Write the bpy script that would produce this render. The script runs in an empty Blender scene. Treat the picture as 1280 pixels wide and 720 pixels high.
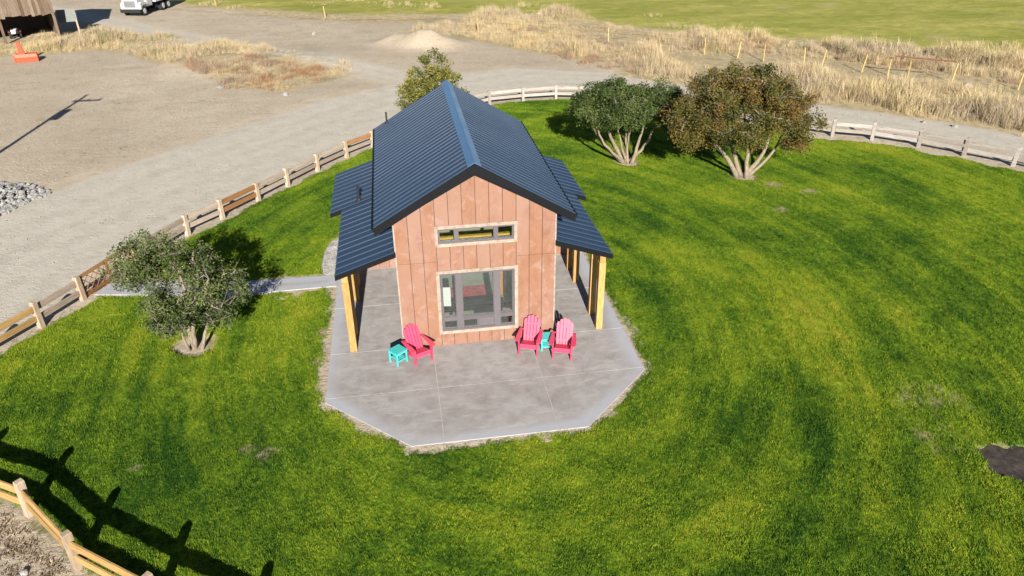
import bpy, bmesh, math, random
import numpy as np
from mathutils import Vector, Matrix
R = math.radians
random.seed(7)
rng = np.random.default_rng(7)
sc = bpy.context.scene
col = sc.collection

# ------------------------------------------------------------------ camera
F = 918.15
CAM = np.array([-2.014, -19.729, 12.997])
_yaw, _pit, _rol = R(8.864), R(-29.076), R(-0.461)
_fw = np.array([math.sin(_yaw)*math.cos(_pit), math.cos(_yaw)*math.cos(_pit), math.sin(_pit)])
_rt = np.array([math.cos(_yaw), -math.sin(_yaw), 0.0])
_up = np.cross(_rt, _fw)
_rt = math.cos(_rol)*_rt + math.sin(_rol)*_up
_up = np.cross(_rt, _fw)
cd = bpy.data.cameras.new('camera')
cam = bpy.data.objects.new('camera', cd); col.objects.link(cam)
cd.sensor_width = 36; cd.lens = F/1280*36; cd.clip_end = 8000
cam.matrix_world = Matrix(((_rt[0], _up[0], -_fw[0], CAM[0]), (_rt[1], _up[1], -_fw[1], CAM[1]), (_rt[2], _up[2], -_fw[2], CAM[2]), (0, 0, 0, 1)))
sc.camera = cam

# ------------------------------------------------------------------ light
SUN_EL, SUN_AZ = 23.5, 2.5
wd = bpy.data.worlds.new('World'); sc.world = wd; wd.use_nodes = True
nt = wd.node_tree; bgn = nt.nodes['Background']
sky = nt.nodes.new('ShaderNodeTexSky'); sky.sky_type = 'NISHITA'; sky.sun_disc = False
sky.altitude = 1500; sky.air_density = .7; sky.dust_density = .3; sky.sun_elevation = R(SUN_EL); sky.sun_rotation = R(180+SUN_AZ)
nt.links.new(sky.outputs[0], bgn.inputs[0]); bgn.inputs[1].default_value = 0.05
sd = bpy.data.lights.new('sun', 'SUN'); sd.energy = 5.0; sd.angle = R(0.5); sd.color = (1.0, 0.955, 0.885)
so = bpy.data.objects.new('sun', sd); col.objects.link(so)
_d = Vector((math.sin(R(SUN_AZ))*math.cos(R(SUN_EL)), math.cos(R(SUN_AZ))*math.cos(R(SUN_EL)), -math.sin(R(SUN_EL))))
so.rotation_euler = _d.to_track_quat('-Z', 'Y').to_euler(); so.location = (0, -40, 30)
vs = sc.view_settings
vs.view_transform = 'Standard'; vs.look = 'None'; vs.gamma = 1.0; vs.use_curve_mapping = False
vs.exposure = 1.25
sc.cycles.use_denoising = True
sc.cycles.max_bounces = 6; sc.cycles.transparent_max_bounces = 8
sc.cycles.caustics_reflective = False; sc.cycles.caustics_refractive = False

# ------------------------------------------------------------------ pixel helpers (1280 x 720 photo)
def _ray(x, y):
    return _fw + ((x-640)/F)*_rt - ((y-360)/F)*_up
def un(x, y, z=-.06):
    d = _ray(x, y); t = (z-CAM[2])/d[2]; return CAM + t*d
def at_y(x, y, Y):
    d = _ray(x, y); t = (Y-CAM[1])/d[1]; return CAM + t*d
def poly(px):
    return np.array([un(*q)[:2] for q in px])

# ------------------------------------------------------------------ mesh helpers
class MB:
    def __init__(s): s.v = []; s.f = []
    def add(s, vs_, fs):
        o = len(s.v); s.v += [tuple(map(float, q)) for q in vs_]; s.f += [tuple(i+o for i in f) for f in fs]; return s
    def box(s, c, d, M=None):
        x, y, z = d[0]/2, d[1]/2, d[2]/2
        vv = [Vector((c[0]+i*x, c[1]+j*y, c[2]+k*z)) for i in (-1, 1) for j in (-1, 1) for k in (-1, 1)]
        if M is not None: vv = [M @ q for q in vv]
        return s.add(vv, [(0, 1, 3, 2), (4, 6, 7, 5), (0, 4, 5, 1), (2, 3, 7, 6), (0, 2, 6, 4), (1, 5, 7, 3)])
    def b2(s, x0, x1, y0, y1, z0, z1):
        return s.box(((x0+x1)/2, (y0+y1)/2, (z0+z1)/2), (x1-x0, y1-y0, z1-z0))
    def prism(s, pts, a, b, axis='y', M=None):
        n = len(pts)
        def mk(p, t):
            if axis == 'y': return Vector((p[0], t, p[1]))
            if axis == 'x': return Vector((t, p[0], p[1]))
            return Vector((p[0], p[1], t))
        vv = [mk(p, a) for p in pts] + [mk(p, b) for p in pts]
        if M is not None: vv = [M @ q for q in vv]
        fs = [tuple(range(n))[::-1], tuple(range(n, 2*n))] + [(i, (i+1) % n, n+(i+1) % n, n+i) for i in range(n)]
        return s.add(vv, fs)
    def tube(s, path, rad, n=6, cap=True):
        path = [Vector(q) for q in path]
        if not hasattr(rad, '__len__'): rad = [rad]*len(path)
        rings = []; ref = Vector((0.31, 0.77, 0.2)).normalized()
        vv = []; fs = []
        for i, q in enumerate(path):
            t = (path[min(i+1, len(path)-1)]-path[max(i-1, 0)])
            t = t.normalized() if t.length > 1e-9 else Vector((0, 0, 1))
            a = t.cross(ref)
            if a.length < 1e-3: a = t.cross(Vector((1, 0, 0)))
            a.normalize(); b = t.cross(a)
            for k in range(n):
                w = 2*math.pi*k/n; vv.append(q+(a*math.cos(w)+b*math.sin(w))*rad[i])
        for i in range(len(path)-1):
            for k in range(n):
                fs.append((i*n+k, i*n+(k+1) % n, (i+1)*n+(k+1) % n, (i+1)*n+k))
        if cap: fs += [tuple(range(n))[::-1], tuple(range((len(path)-1)*n, len(path)*n))]
        return s.add(vv, fs)
    def mesh(s, name, m=None, smooth=False, bevel=0):
        me = bpy.data.meshes.new(name); me.from_pydata(s.v, [], s.f)
        bm = bmesh.new(); bm.from_mesh(me)
        bmesh.ops.recalc_face_normals(bm, faces=bm.faces)
        if bevel: bmesh.ops.bevel(bm, geom=list(bm.edges), offset=bevel, segments=1, affect='EDGES', profile=.5)
        bm.to_mesh(me); bm.free()
        if m: me.materials.append(m)
        if smooth: me.polygons.foreach_set('use_smooth', [True]*len(me.polygons))
        return me
    def build(s, name, m, parent=None, smooth=False, bevel=0):
        return link(name, s.mesh(name, m, smooth, bevel), parent)
def link(name, me, parent=None, M=None):
    o = bpy.data.objects.new(name, me); col.objects.link(o)
    if parent: o.parent = parent
    if M is not None: o.matrix_local = M
    return o
def tag(o, label=None, cat=None, group=None, kind=None):
    if label: o['label'] = label
    if cat: o['category'] = cat
    if group: o['group'] = group
    if kind: o['kind'] = kind
    return o
def empty(name, loc=(0, 0, 0), rz=0):
    o = bpy.data.objects.new(name, None); col.objects.link(o); o.location = loc; o.rotation_euler = (0, 0, rz)
    o.empty_display_size = .2
    return o
def copy_tree(o, parent=None):
    c = o.copy(); col.objects.link(c); c.parent = parent
    for ch in list(o.children): copy_tree(ch, c)
    return c
def raw_mesh(name, v, f, m=None, smooth=True):
    me = bpy.data.meshes.new(name); me.from_pydata(v if isinstance(v, list) else v.tolist(), [], f if isinstance(f, list) else f.tolist())
    if m: me.materials.append(m)
    if smooth: me.polygons.foreach_set('use_smooth', [True]*len(me.polygons))
    return me

# ------------------------------------------------------------------ value noise in numpy
_perm = np.random.default_rng(3).random((256, 256))
def vnoise(x, y, s=1.0, o=0):
    x = np.asarray(x)/s+o*17.3+1000; y = np.asarray(y)/s+o*9.1+1000
    xi = np.floor(x).astype(int); yi = np.floor(y).astype(int); fx = x-xi; fy = y-yi
    fx = fx*fx*(3-2*fx); fy = fy*fy*(3-2*fy)
    g = lambda a, b: _perm[a % 256, b % 256]
    return (g(xi, yi)*(1-fx)+g(xi+1, yi)*fx)*(1-fy)+(g(xi, yi+1)*(1-fx)+g(xi+1, yi+1)*fx)*fy
def fbm(x, y, s, o=0):
    return (vnoise(x, y, s, o)+.5*vnoise(x, y, s/2.1, o+3)+.25*vnoise(x, y, s/4.3, o+5))/1.75
def sstep(a, b, x):
    t = np.clip((x-a)/(b-a), 0, 1); return t*t*(3-2*t)
def pip(px, py, P):
    px = np.asarray(px); py = np.asarray(py); ins = np.zeros(px.shape, bool); n = len(P)
    for i in range(n):
        x1, y1 = P[i]; x2, y2 = P[(i+1) % n]
        c = ((y1 > py) != (y2 > py)) & (px < (x2-x1)*(py-y1)/(y2-y1+1e-12)+x1)
        ins ^= c
    return ins
def pdist(px, py, P, closed=True):
    px = np.asarray(px); py = np.asarray(py); d = np.full(px.shape, 1e9); n = len(P); tt = np.zeros(px.shape)
    for i in range(n if closed else n-1):
        x1, y1 = P[i][:2]; x2, y2 = P[(i+1) % n][:2]; L = (x2-x1)**2+(y2-y1)**2+1e-12
        t = np.clip(((px-x1)*(x2-x1)+(py-y1)*(y2-y1))/L, 0, 1)
        q = np.hypot(px-x1-t*(x2-x1), py-y1-t*(y2-y1)); m = q < d
        d = np.where(m, q, d); tt = np.where(m, i+t, tt)
    return d, tt
def sdist(px, py, P):
    d, _ = pdist(px, py, P); return np.where(pip(px, py, P), d, -d)     # positive inside

# ------------------------------------------------------------------ materials
class NT:
    def __init__(s, name):
        s.m = bpy.data.materials.new(name); s.m.use_nodes = True; s.t = s.m.node_tree; s.b = s.t.nodes['Principled BSDF']
    def n(s, t, **k):
        x = s.t.nodes.new('ShaderNode'+t)
        for a, b in k.items(): setattr(x, a, b)
        return x
    def l(s, a, b): s.t.links.new(a, b)
    def pos(s): return s.n('NewGeometry').outputs['Position']
    def noise(s, scale, detail=4, rough=.6, vec=None, stretch=None, dist=0):
        x = s.n('TexNoise'); x.inputs['Scale'].default_value = scale; x.inputs['Detail'].default_value = detail; x.inputs['Roughness'].default_value = rough; x.inputs['Distortion'].default_value = dist
        vec = vec or s.pos()
        if stretch:
            mp = s.n('Mapping'); mp.inputs['Scale'].default_value = stretch; s.l(vec, mp.inputs[0]); vec = mp.outputs[0]
        s.l(vec, x.inputs['Vector']); return x.outputs['Fac']
    def rng(s, v, a, b, c=0, d=1):
        x = s.n('MapRange'); x.clamp = True
        x.inputs[1].default_value = a; x.inputs[2].default_value = b; x.inputs[3].default_value = c; x.inputs[4].default_value = d
        s.l(v, x.inputs[0]); return x.outputs[0]
    def mix(s, f, a, b, mode='MIX'):
        x = s.n('Mix', data_type='RGBA', blend_type=mode)
        for i, q in ((0, f), (6, a), (7, b)):
            if hasattr(q, 'is_linked') or hasattr(q, 'links'): s.l(q, x.inputs[i])
            elif i == 0: x.inputs[0].default_value = q
            else: x.inputs[i].default_value = tuple(q)+(1,) if len(q) == 3 else q
        return x.outputs[2]
    def math(s, op, a, b=0.0):
        x = s.n('Math', operation=op)
        for i, q in enumerate((a, b)):
            if hasattr(q, 'links'): s.l(q, x.inputs[i])
            else: x.inputs[i].default_value = q
        return x.outputs[0]
    def attr(s, n): 
        x = s.n('Attribute'); x.attribute_name = n; return x
    def rand(s): return s.n('ObjectInfo').outputs['Random']
    def bump(s, h, st=.3, d=.02):
        x = s.n('Bump'); x.inputs['Strength'].default_value = st; x.inputs['Distance'].default_value = d
        s.l(h, x.inputs['Height']); s.l(x.outputs[0], s.b.inputs['Normal'])
    def fin(s, c=None, rough=.8, spec=.3, metal=0):
        if c is not None:
            if hasattr(c, 'links'): s.l(c, s.b.inputs['Base Color'])
            else: s.b.inputs['Base Color'].default_value = tuple(c)+(1,)
        if hasattr(rough, 'links'): s.l(rough, s.b.inputs['Roughness'])
        else: s.b.inputs['Roughness'].default_value = rough
        s.b.inputs['Specular IOR Level'].default_value = spec; s.b.inputs['Metallic'].default_value = metal
        return s.m
def scl(c, k): return tuple(x*k for x in c)
def simple(name, c, rough=.7, var=.2, scale=6, spec=.3, bump=0, metal=0, stretch=None, rnd=.15):
    t = NT(name); n = t.noise(scale, 4, .65, stretch=stretch)
    cc = t.mix(t.rng(n, .3, .7), scl(c, 1-var), scl(c, 1+var))
    if rnd: cc = t.mix(t.rng(t.rand(), 0, 1, 0, 1), cc, t.mix(1.0, cc, (1-rnd*1.6,)*3, 'MULTIPLY'))
    if bump: t.bump(n, bump)
    return t.fin(cc, rough, spec, metal)

def dirt_color(t):
    big = t.noise(.09, 4, .6); mid = t.noise(.5, 5, .65); fine = t.noise(5, 4, .7); gr = t.noise(28, 3, .8)
    c = t.mix(t.rng(big, .35, .65), (.40, .325, .235), (.47, .395, .295))
    c = t.mix(t.rng(mid, .42, .72, 0, .5), c, (.33, .25, .17))
    sk = t.noise(.35, 4, .6, stretch=(1, 3.2, 1))
    c = t.mix(t.rng(sk, .5, .75, 0, .5), c, (.43, .38, .30))
    c = t.mix(t.rng(fine, .35, .7, .0, .35), c, (.20, .165, .12))
    c = t.mix(t.rng(gr, .6, .8, 0, .5), c, (.50, .46, .40))
    c = t.mix(t.rng(gr, .22, .40, .65, 0), c, (.10, .08, .055)); tk1 = t.noise(.7, 5, .7, stretch=(.35, 1.5, 1), dist=1.0); c = t.mix(t.rng(tk1, .54, .66, 0, .35), c, (.23, .185, .13)); cl = t.noise(2.2, 5, .8); c = t.mix(t.rng(cl, .62, .72, 0, .7), c, (.15, .115, .075))
    gm = t.noise(.16, 5, .7); c = t.mix(t.rng(gm, .60, .75, 0, .4), c, (.16, .16, .06))
    stw = t.attr('straw').outputs['Fac']; sn = t.noise(1.6, 5, .75); sg = t.noise(.22, 4, .6)
    lit = t.mix(t.rng(sn, .3, .7), (.25, .19, .105), (.46, .375, .225)); lit = t.mix(t.rng(sg, .54, .70, 0, .7), lit, (.16, .16, .055))
    c = t.mix(t.rng(t.math('ADD', stw, t.math('MULTIPLY', sn, .7)), .55, 1.0), c, lit)
    return c, fine, gr
def make_dirt():
    t = NT('dirt'); c, fine, gr = dirt_color(t)
    h = t.math('ADD', t.math('MULTIPLY', fine, 1.0), t.math('MULTIPLY', gr, .35)); t.bump(h, .7, .10)
    return t.fin(c, .95, .1)
def make_road():
    t = NT('gravel'); c, fine, gr = dirt_color(t)
    g2 = t.noise(60, 2, .8); n2 = t.noise(1.2, 5, .65); trk = t.noise(.6, 3, .5)
    g = t.mix(t.rng(n2, .35, .7), (.375, .335, .27), (.45, .405, .335))
    g = t.mix(t.rng(trk, .45, .7, 0, .35), g, (.44, .395, .32))
    g = t.mix(t.rng(g2, .55, .8, 0, .55), g, (.52, .50, .46)); g = t.mix(t.rng(g2, .25, .42, .5, 0), g, (.13, .12, .10))
    rut = t.attr('rut').outputs['Fac']; rn = t.noise(.5, 4, .65)
    g = t.mix(t.math('MULTIPLY', rut, t.rng(rn, .35, .65, 0, .35)), g, (.46, .41, .335)); rb = t.attr('verge').outputs['Fac']
    g = t.mix(t.math('MULTIPLY', rb, t.rng(t.noise(1.7, 4, .7), .35, .7, 0, .22)), g, (.215, .18, .135))
    cov = t.attr('cov').outputs['Fac']
    f = t.rng(t.math('ADD', cov, t.math('MULTIPLY', t.noise(.8, 5, .7), .5)), .55, .95)
    t.bump(t.math('ADD', fine, t.math('MULTIPLY', gr, .35)), .6, .06)
    return t.fin(t.mix(f, c, g), .95, .1)
def make_field():
    t = NT('field'); c, fine, gr = dirt_color(t)
    a = t.noise(.07, 5, .6, stretch=(1, 2.2, 1)); b = t.noise(.6, 5, .7)
    g = t.mix(t.rng(a, .35, .65), (.215, .220, .042), (.37, .325, .09)); g = t.mix(t.rng(b, .35, .75, 0, .85), g, (.135, .155, .028))
    d = t.noise(.15, 5, .7); g = t.mix(t.rng(d, .55, .72, 0, .8), g, (.36, .30, .14))
    cov = t.attr('cov').outputs['Fac']
    f = t.rng(t.math('ADD', cov, t.math('MULTIPLY', t.noise(.35, 6, .75), .9)), .75, 1.1)
    t.bump(b, .6, .25)
    return t.fin(t.mix(f, c, g), .95, .05)
def grass_color(t, ground=False):
    big = t.noise(.14, 4, .6, dist=.6); mid = t.noise(.75, 4, .65); fin_ = t.noise(4.5, 3, .6)
    # mowing streaks that follow the building
    sp = t.n('SeparateXYZ'); t.l(t.pos(), sp.inputs[0])
    dx = t.math('SUBTRACT', sp.outputs[0], 1.0); dy = t.math('MULTIPLY', t.math('SUBTRACT', sp.outputs[1], 2.0), .72)
    rr = t.math('SQRT', t.math('ADD', t.math('MULTIPLY', dx, dx), t.math('MULTIPLY', dy, dy)))
    cb = t.n('CombineXYZ'); t.l(t.math('MULTIPLY', rr, 1.25), cb.inputs[0]); t.l(t.math('DIVIDE', t.math('MULTIPLY', dx, 1.6), rr), cb.inputs[1]); t.l(t.math('DIVIDE', t.math('MULTIPLY', dy, 1.6), rr), cb.inputs[2])
    arc = t.noise(1.0, 4, .62, vec=cb.outputs[0], dist=.35); hf = t.noise(11, 3, .7)
    k = t.math('ADD', t.math('MULTIPLY', t.rng(big, .32, .68), .40), t.math('MULTIPLY', t.rng(mid, .3, .72), .22))
    k = t.math('ADD', k, t.math('MULTIPLY', t.rng(arc, .36, .64), .28)); k = t.math('ADD', k, t.math('MULTIPLY', t.math('SUBTRACT', fin_, .5), .55)); k = t.math('ADD', k, t.math('MULTIPLY', t.math('SUBTRACT', hf, .5), 1.05))
    cr = t.n('ValToRGB'); el = cr.color_ramp.elements
    el[0].position = .15; el[0].color = (.026, .078, .007, 1); el[1].position = .90; el[1].color = (.30, .295, .030, 1)
    e = el.new(.42); e.color = (.105, .185, .011, 1); e = el.new(.66); e.color = (.205, .275, .016, 1)
    t.l(k, cr.inputs[0]); return cr.outputs[0], mid, fin_
def make_lawn():
    t = NT('lawn_soil'); c, mid, fin_ = grass_color(t)
    c = t.mix(1.0, c, (.85, .80, .85), 'MULTIPLY')
    dry = t.attr('dry').outputs['Fac']
    f = t.rng(t.math('ADD', dry, t.math('MULTIPLY', t.noise(6, 4, .7), .6)), .55, .95)
    soil = t.mix(t.rng(t.noise(9, 4, .7), .35, .65), (.17, .125, .075), (.33, .265, .17))
    c = t.mix(f, c, soil); t.bump(fin_, .6, .06)
    return t.fin(c, .95, .05)
def make_blades():
    t = NT('grass_blade'); c, mid, fin_ = grass_color(t)
    tint = t.attr('tint').outputs['Fac']
    c = t.mix(t.rng(tint, 0, 1), t.mix(1.0, c, (.66, .74, .7), 'MULTIPLY'), t.mix(1.0, c, (1.42, 1.28, 1.25), 'MULTIPLY'))
    t.fin(c, .75, .15)
    tr = t.n('BsdfTranslucent'); t.l(c, tr.inputs[0]); mx = t.n('MixShader'); mx.inputs[0].default_value = .25
    out = t.t.nodes['Material Output']; t.l(t.b.outputs[0], mx.inputs[1]); t.l(tr.outputs[0], mx.inputs[2]); t.l(mx.outputs[0], out.inputs[0])
    return t.m
def make_dry():
    t = NT('dry_stalk'); a = t.noise(.14, 4, .6); b = t.noise(1.1, 3, .6); tint = t.attr('tint').outputs['Fac']; red = t.attr('red').outputs['Fac']
    c = t.mix(t.rng(a, .38, .62), (.46, .37, .205), (.37, .305, .215)); c = t.mix(t.rng(b, .45, .7, 0, .6), c, (.27, .20, .13)); gz = t.noise(.3, 4, .65); c = t.mix(t.rng(gz, .57, .68, 0, .6), c, (.17, .175, .06))
    c = t.mix(t.rng(tint, 0, 1), t.mix(1.0, c, (.66, .64, .62), 'MULTIPLY'), t.mix(1.0, c, (1.35, 1.3, 1.2), 'MULTIPLY'))
    return t.fin(c, .85, .1)
def leaf_mat(name, ramp):
    t = NT(name); tint = t.attr('tint').outputs['Fac']
    cr = t.n('ValToRGB'); cr.color_ramp.interpolation = 'LINEAR'; el = cr.color_ramp.elements
    el[0].position = 0; el[0].color = ramp[0]+(1,); el[1].position = 1; el[1].color = ramp[-1]+(1,)
    for i in range(1, len(ramp)-1): e = el.new(i/(len(ramp)-1)); e.color = ramp[i]+(1,)
    t.l(tint, cr.inputs[0]); c = cr.outputs[0]; t.fin(c, .6, .25)
    tr = t.n('BsdfTranslucent'); t.l(c, tr.inputs[0]); mx = t.n('MixShader'); mx.inputs[0].default_value = .22
    out = t.t.nodes['Material Output']; t.l(t.b.outputs[0], mx.inputs[1]); t.l(tr.outputs[0], mx.inputs[2]); t.l(mx.outputs[0], out.inputs[0])
    return t.m
def make_concrete(name='concrete', k=1.0):
    t = NT(name); a = t.noise(.55, 5, .65, dist=.8); b = t.noise(1.9, 6, .72, dist=.25); f = t.noise(16, 4, .7); g = t.noise(90, 2, .8)
    st = t.noise(1.6, 5, .7, stretch=(.6, 2.0, 1), dist=.4)
    c = t.mix(t.rng(a, .3, .7), scl((.250, .228, .212), k), scl((.335, .318, .305), k))
    c = t.mix(t.rng(b, .42, .70, 0, .7), c, scl((.175, .152, .135), k)); c = t.mix(t.rng(st, .52, .70, 0, .65), c, scl((.39, .365, .335), k))
    c = t.mix(t.rng(f, .55, .78, 0, .3), c, scl((.38, .365, .35), k)); c = t.mix(t.rng(g, .25, .4, .3, 0), c, scl((.12, .11, .10), k))
    ed = t.attr('edge').outputs['Fac']; e2 = t.rng(t.math('ADD', ed, t.math('MULTIPLY', b, 1.1)), .85, 1.35, 0, .8)
    c = t.mix(e2, c, scl((.34, .345, .365), k))
    t.bump(f, .15, .01); return t.fin(c, .8, .3)
def make_patina(name='patina'):
    t = NT(name); a = t.noise(1.0, 5, .6, stretch=(1, 1, .55), dist=.4); b = t.noise(2.6, 5, .7, stretch=(1, 1, .5), dist=.5); f = t.noise(9, 4, .7, stretch=(2.4, 2.4, .35)); w = t.noise(2.2, 5, .75, dist=.5)
    r_ = t.rand()
    c = t.mix(t.rng(a, .38, .62), (.205, .100, .058), (.225, .125, .092))
    c = t.mix(t.rng(b, .50, .72, 0, .7), c, (.13, .050, .032)); c = t.mix(t.rng(w, .53, .68, 0, .75), c, (.275, .19, .158))
    c = t.mix(t.rng(f, .5, .8, 0, .25), c, (.26, .135, .07))
    c = t.mix(t.rng(r_, 0, 1, 0, .35), c, (.21, .092, .038)); r2 = t.math('FRACT', t.math('MULTIPLY', r_, 7.31)); c = t.mix(t.rng(r2, .4, 1, 0, .45), c, (.235, .150, .120))
    t.bump(b, .08, .01); return t.fin(c, .55, .35)
def make_roof(name, c, rough=.38):
    t = NT(name); a = t.noise(.5, 4, .6); f = t.noise(14, 3, .7)
    cc = t.mix(t.rng(a, .3, .7), scl(c, .9), scl(c, 1.12)); cc = t.mix(t.rng(f, .6, .8, 0, .15), cc, scl(c, 1.8))
    cc = t.mix(t.rng(t.rand(), 0, 1, 0, .35), cc, scl(c, .8))
    return t.fin(cc, t.rng(a, .3, .7, rough-.05, rough+.08), .42)
def make_wood(name, c, stretch=(9, 9, 1.2), var=.28, rough=.75, rnd=.3):
    t = NT(name); tc = t.n('TexCoord').outputs['Object']; a = t.noise(2.2, 5, .65, vec=tc, stretch=stretch, dist=.6); b = t.noise(1.3, 3, .6)
    cc = t.mix(t.rng(a, .32, .68), scl(c, 1-var), scl(c, 1+var)); cc = t.mix(t.rng(b, .45, .75, 0, .35), cc, scl(c, .68))
    cc = t.mix(t.rng(t.rand(), 0, 1, 0, 1), cc, t.mix(1.0, cc, (1-rnd, 1-rnd*1.15, 1-rnd*1.3), 'MULTIPLY'))
    t.bump(a, .2, .01); return t.fin(cc, rough, .2)
def make_glass():
    t = NT('window_glass'); out = t.t.nodes['Material Output']
    gl = t.n('BsdfGlossy'); gl.inputs['Roughness'].default_value = .015; gl.inputs[0].default_value = (.9, 1, .97, 1)
    tp = t.n('BsdfTransparent'); tp.inputs[0].default_value = (.93, .955, .945, 1)
    lw = t.n('Fresnel'); lw.inputs[0].default_value = 1.52
    f = t.math('ADD', t.math('MULTIPLY', lw.outputs[0], .9), .08)
    mx = t.n('MixShader'); t.l(f, mx.inputs[0]); t.l(tp.outputs[0], mx.inputs[1]); t.l(gl.outputs[0], mx.inputs[2]); t.l(mx.outputs[0], out.inputs[0])
    return t.m
M = {}
M['dirt'] = make_dirt(); M['road'] = make_road(); M['field'] = make_field(); M['lawn'] = make_lawn(); M['blade'] = make_blades(); M['dry'] = make_dry()
M['pebble'] = simple('pebble', (.22, .19, .15), .9, .5, .9, rnd=0); _t = NT('litter'); M['litter'] = _t.fin(_t.mix(_t.rng(_t.attr('tint').outputs['Fac'], 0, 1), (.06, .042, .028), (.34, .255, .16)), .9, .1); M['weed'] = simple('weed', (.20, .165, .085), .9, .4, .6, rnd=0); M['concrete'] = make_concrete(); M['joint'] = simple('joint_sealant', (.42, .40, .37), .9, .12)
M['patina'] = make_patina(); M['roof'] = make_roof('roof_paint', (.016, .033, .062)); M['ridge'] = make_roof('ridge_sky_tint', (.050, .115, .21), .3)  # ridge cap: brighter blue base colour stands in for reflected sky
M['fascia'] = simple('fascia_paint', (.0045, .005, .0065), .6, .2, spec=.15); M['core'] = simple('wall_core', (.05, .035, .028), .9, .1)
M['post'] = make_wood('fir_post', (.40, .235, .080)); M['trimwhite'] = simple('weathered_trim', (.30, .23, .18), .8, .3, 5, bump=.1)
M['wframe'] = simple('window_frame_paint', (.105, .092, .098), .5, .08); M['glass'] = make_glass()
M['beam'] = make_wood('interior_beam', (.50, .30, .075), (1.2, 9, 9)); M['intwall'] = simple('interior_wall', (.30, .27, .20), .9, .06); M['intfloor'] = simple('interior_floor', (.33, .34, .25), .7, .15, 3)
M['rug'] = simple('rug_wool', (.36, .055, .06), .95, .55, 7, rnd=0); M['paper'] = simple('white_card', (.62, .62, .58), .8, .06); M['oak'] = make_wood('oak', (.36, .16, .035)); M['dark'] = simple('dark_metal', (.018, .018, .020), .5, .2)
M['pink'] = simple('pink_plastic', (.56, .050, .105), .40, .12, 9, spec=.5, rnd=.05); M['teal'] = simple('teal_plastic', (.060, .42, .40), .4, .05, 4, spec=.5, rnd=.05)
M['railw'] = make_wood('bleached_rail', (.34, .275, .215), (1.2, 9, 9), rnd=.22); M['raily'] = make_wood('pine_rail', (.36, .225, .085), (1.2, 9, 9), rnd=.15); M['rails'] = make_wood('silver_rail', (.32, .29, .255), (1.2, 9, 9), rnd=.25)
M['fpost'] = make_wood('fence_post', (.40, .31, .22), rnd=.25); M['cedar'] = make_wood('cedar', (.30, .15, .062), (1.2, 9, 9), rnd=.3)
M['bark'] = simple('pale_bark', (.20, .158, .112), .9, .45, 9, bump=.5, stretch=(3, 3, .6), rnd=0); M['twig'] = simple('grey_twig', (.20, .165, .135), .9, .3, 9, rnd=0)
M['stone'] = simple('white_stone', (.22, .21, .195), .9, .45, 2.5, bump=.3, rnd=0); M['mud'] = simple('wet_soil', (.042, .032, .025), .9, .6, 6, bump=.8, rnd=0)

# ------------------------------------------------------------------ layout curves
ring_left = [(-14.9, -2.5), (-16.1, -.6), (-15.5, 1.6), (-14.45, 3.55), (-13.65, 5.2)]
gate_pts = [(-13.65, 5.2), (-12.55, 7.85)]
fence_left = [(-12.55, 7.85), (-11.2, 10.45), (-10.05, 11.95), (-8.75, 13.8), (-7.6, 15.55), (-6.3, 17.5), (-4.9, 19.4), (-3.5, 20.95)]
fence_back = [(-3.5, 20.95), (-2.0, 22.9), (-.3, 25.1), (1.8, 27.2), (4.1, 28.6), (6.45, 29.1), (8.75, 29.2), (11.2, 28.6), (13.5, 27.1), (15.5, 25.2), (17.4, 23.2)]
fence_right = [(17.4, 23.2), (19.2, 21.4), (21.0, 19.7), (22.7, 18.2), (24.55, 17.2), (26.3, 15.55), (27.7, 13.75), (29.1, 11.9), (30.4, 9.9), (31.5, 7.7)]
fence_near = [(-14.9, -2.5), (-13.35, -4.3), (-11.4, -5.45), (-9.7, -7.3), (-7.72, -8.7), (-5.68, -10.12), (-3.6, -11.5)]
RING = np.array(fence_near[::-1]+ring_left[1:]+[gate_pts[1]]+fence_left[1:]+fence_back[1:]+fence_right[1:]+[(34, 0), (33, -14), (22, -24), (5, -24), (-2, -17)])
PATIO = np.array([(-4.72, -2.37), (-2.36, -4.63), (2.42, -4.63), (4.75, -2.33), (4.80, 5.4), (4.80, 9.0), (-4.70, 9.0), (-4.70, 5.4)])
PATH = np.array([(-4.72, 4.62), (-4.72, 5.5), (-8.0, 5.55), (-13.0, 6.3), (-13.35, 5.45), (-8.4, 4.55)])
TREES_AT = [(-9.05, 1.4), (9.8, 15.9), (14.8, 12.85), (-.2, 23.4)]
DRY_SPOTS = [(-6.1, -4.3, .38), (-6.6, -4.1, .3), (15.6, 11.4, .6), (14.6, 8.5, .4), (16.9, 10.3, .5), (-9.3, -4.3, .2), (12.2, -5.0, 1.5), (11.4, -6.6, 1.1), (4.6, -1.9, .3), (-5.0, 1.5, .35), (-5.1, -.2, .3)]
drive = [(-21, -12), (-19.8, -2), (-19.3, 5), (-17.3, 11.2), (-13.6, 17), (-9.2, 22.6), (-4.6, 28), (1, 33.2), (7, 35.6), (12.5, 34), (18, 28.6), (24.3, 23.0), (29.2, 18.4), (33.6, 13.4), (39, 5)]
drive_w = [4.3, 4.3, 4.2, 4.2, 4.0, 4.0, 4.0, 3.6, 3.2, 2.4, 1.9, 1.8, 1.8, 1.8, 1.8]
track = [(1, 33.2), (-3, 39.5), (-8, 44.6), (-15.5, 51.8), (-24.7, 61.6), (-36, 74), (-60, 98)]

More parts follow.
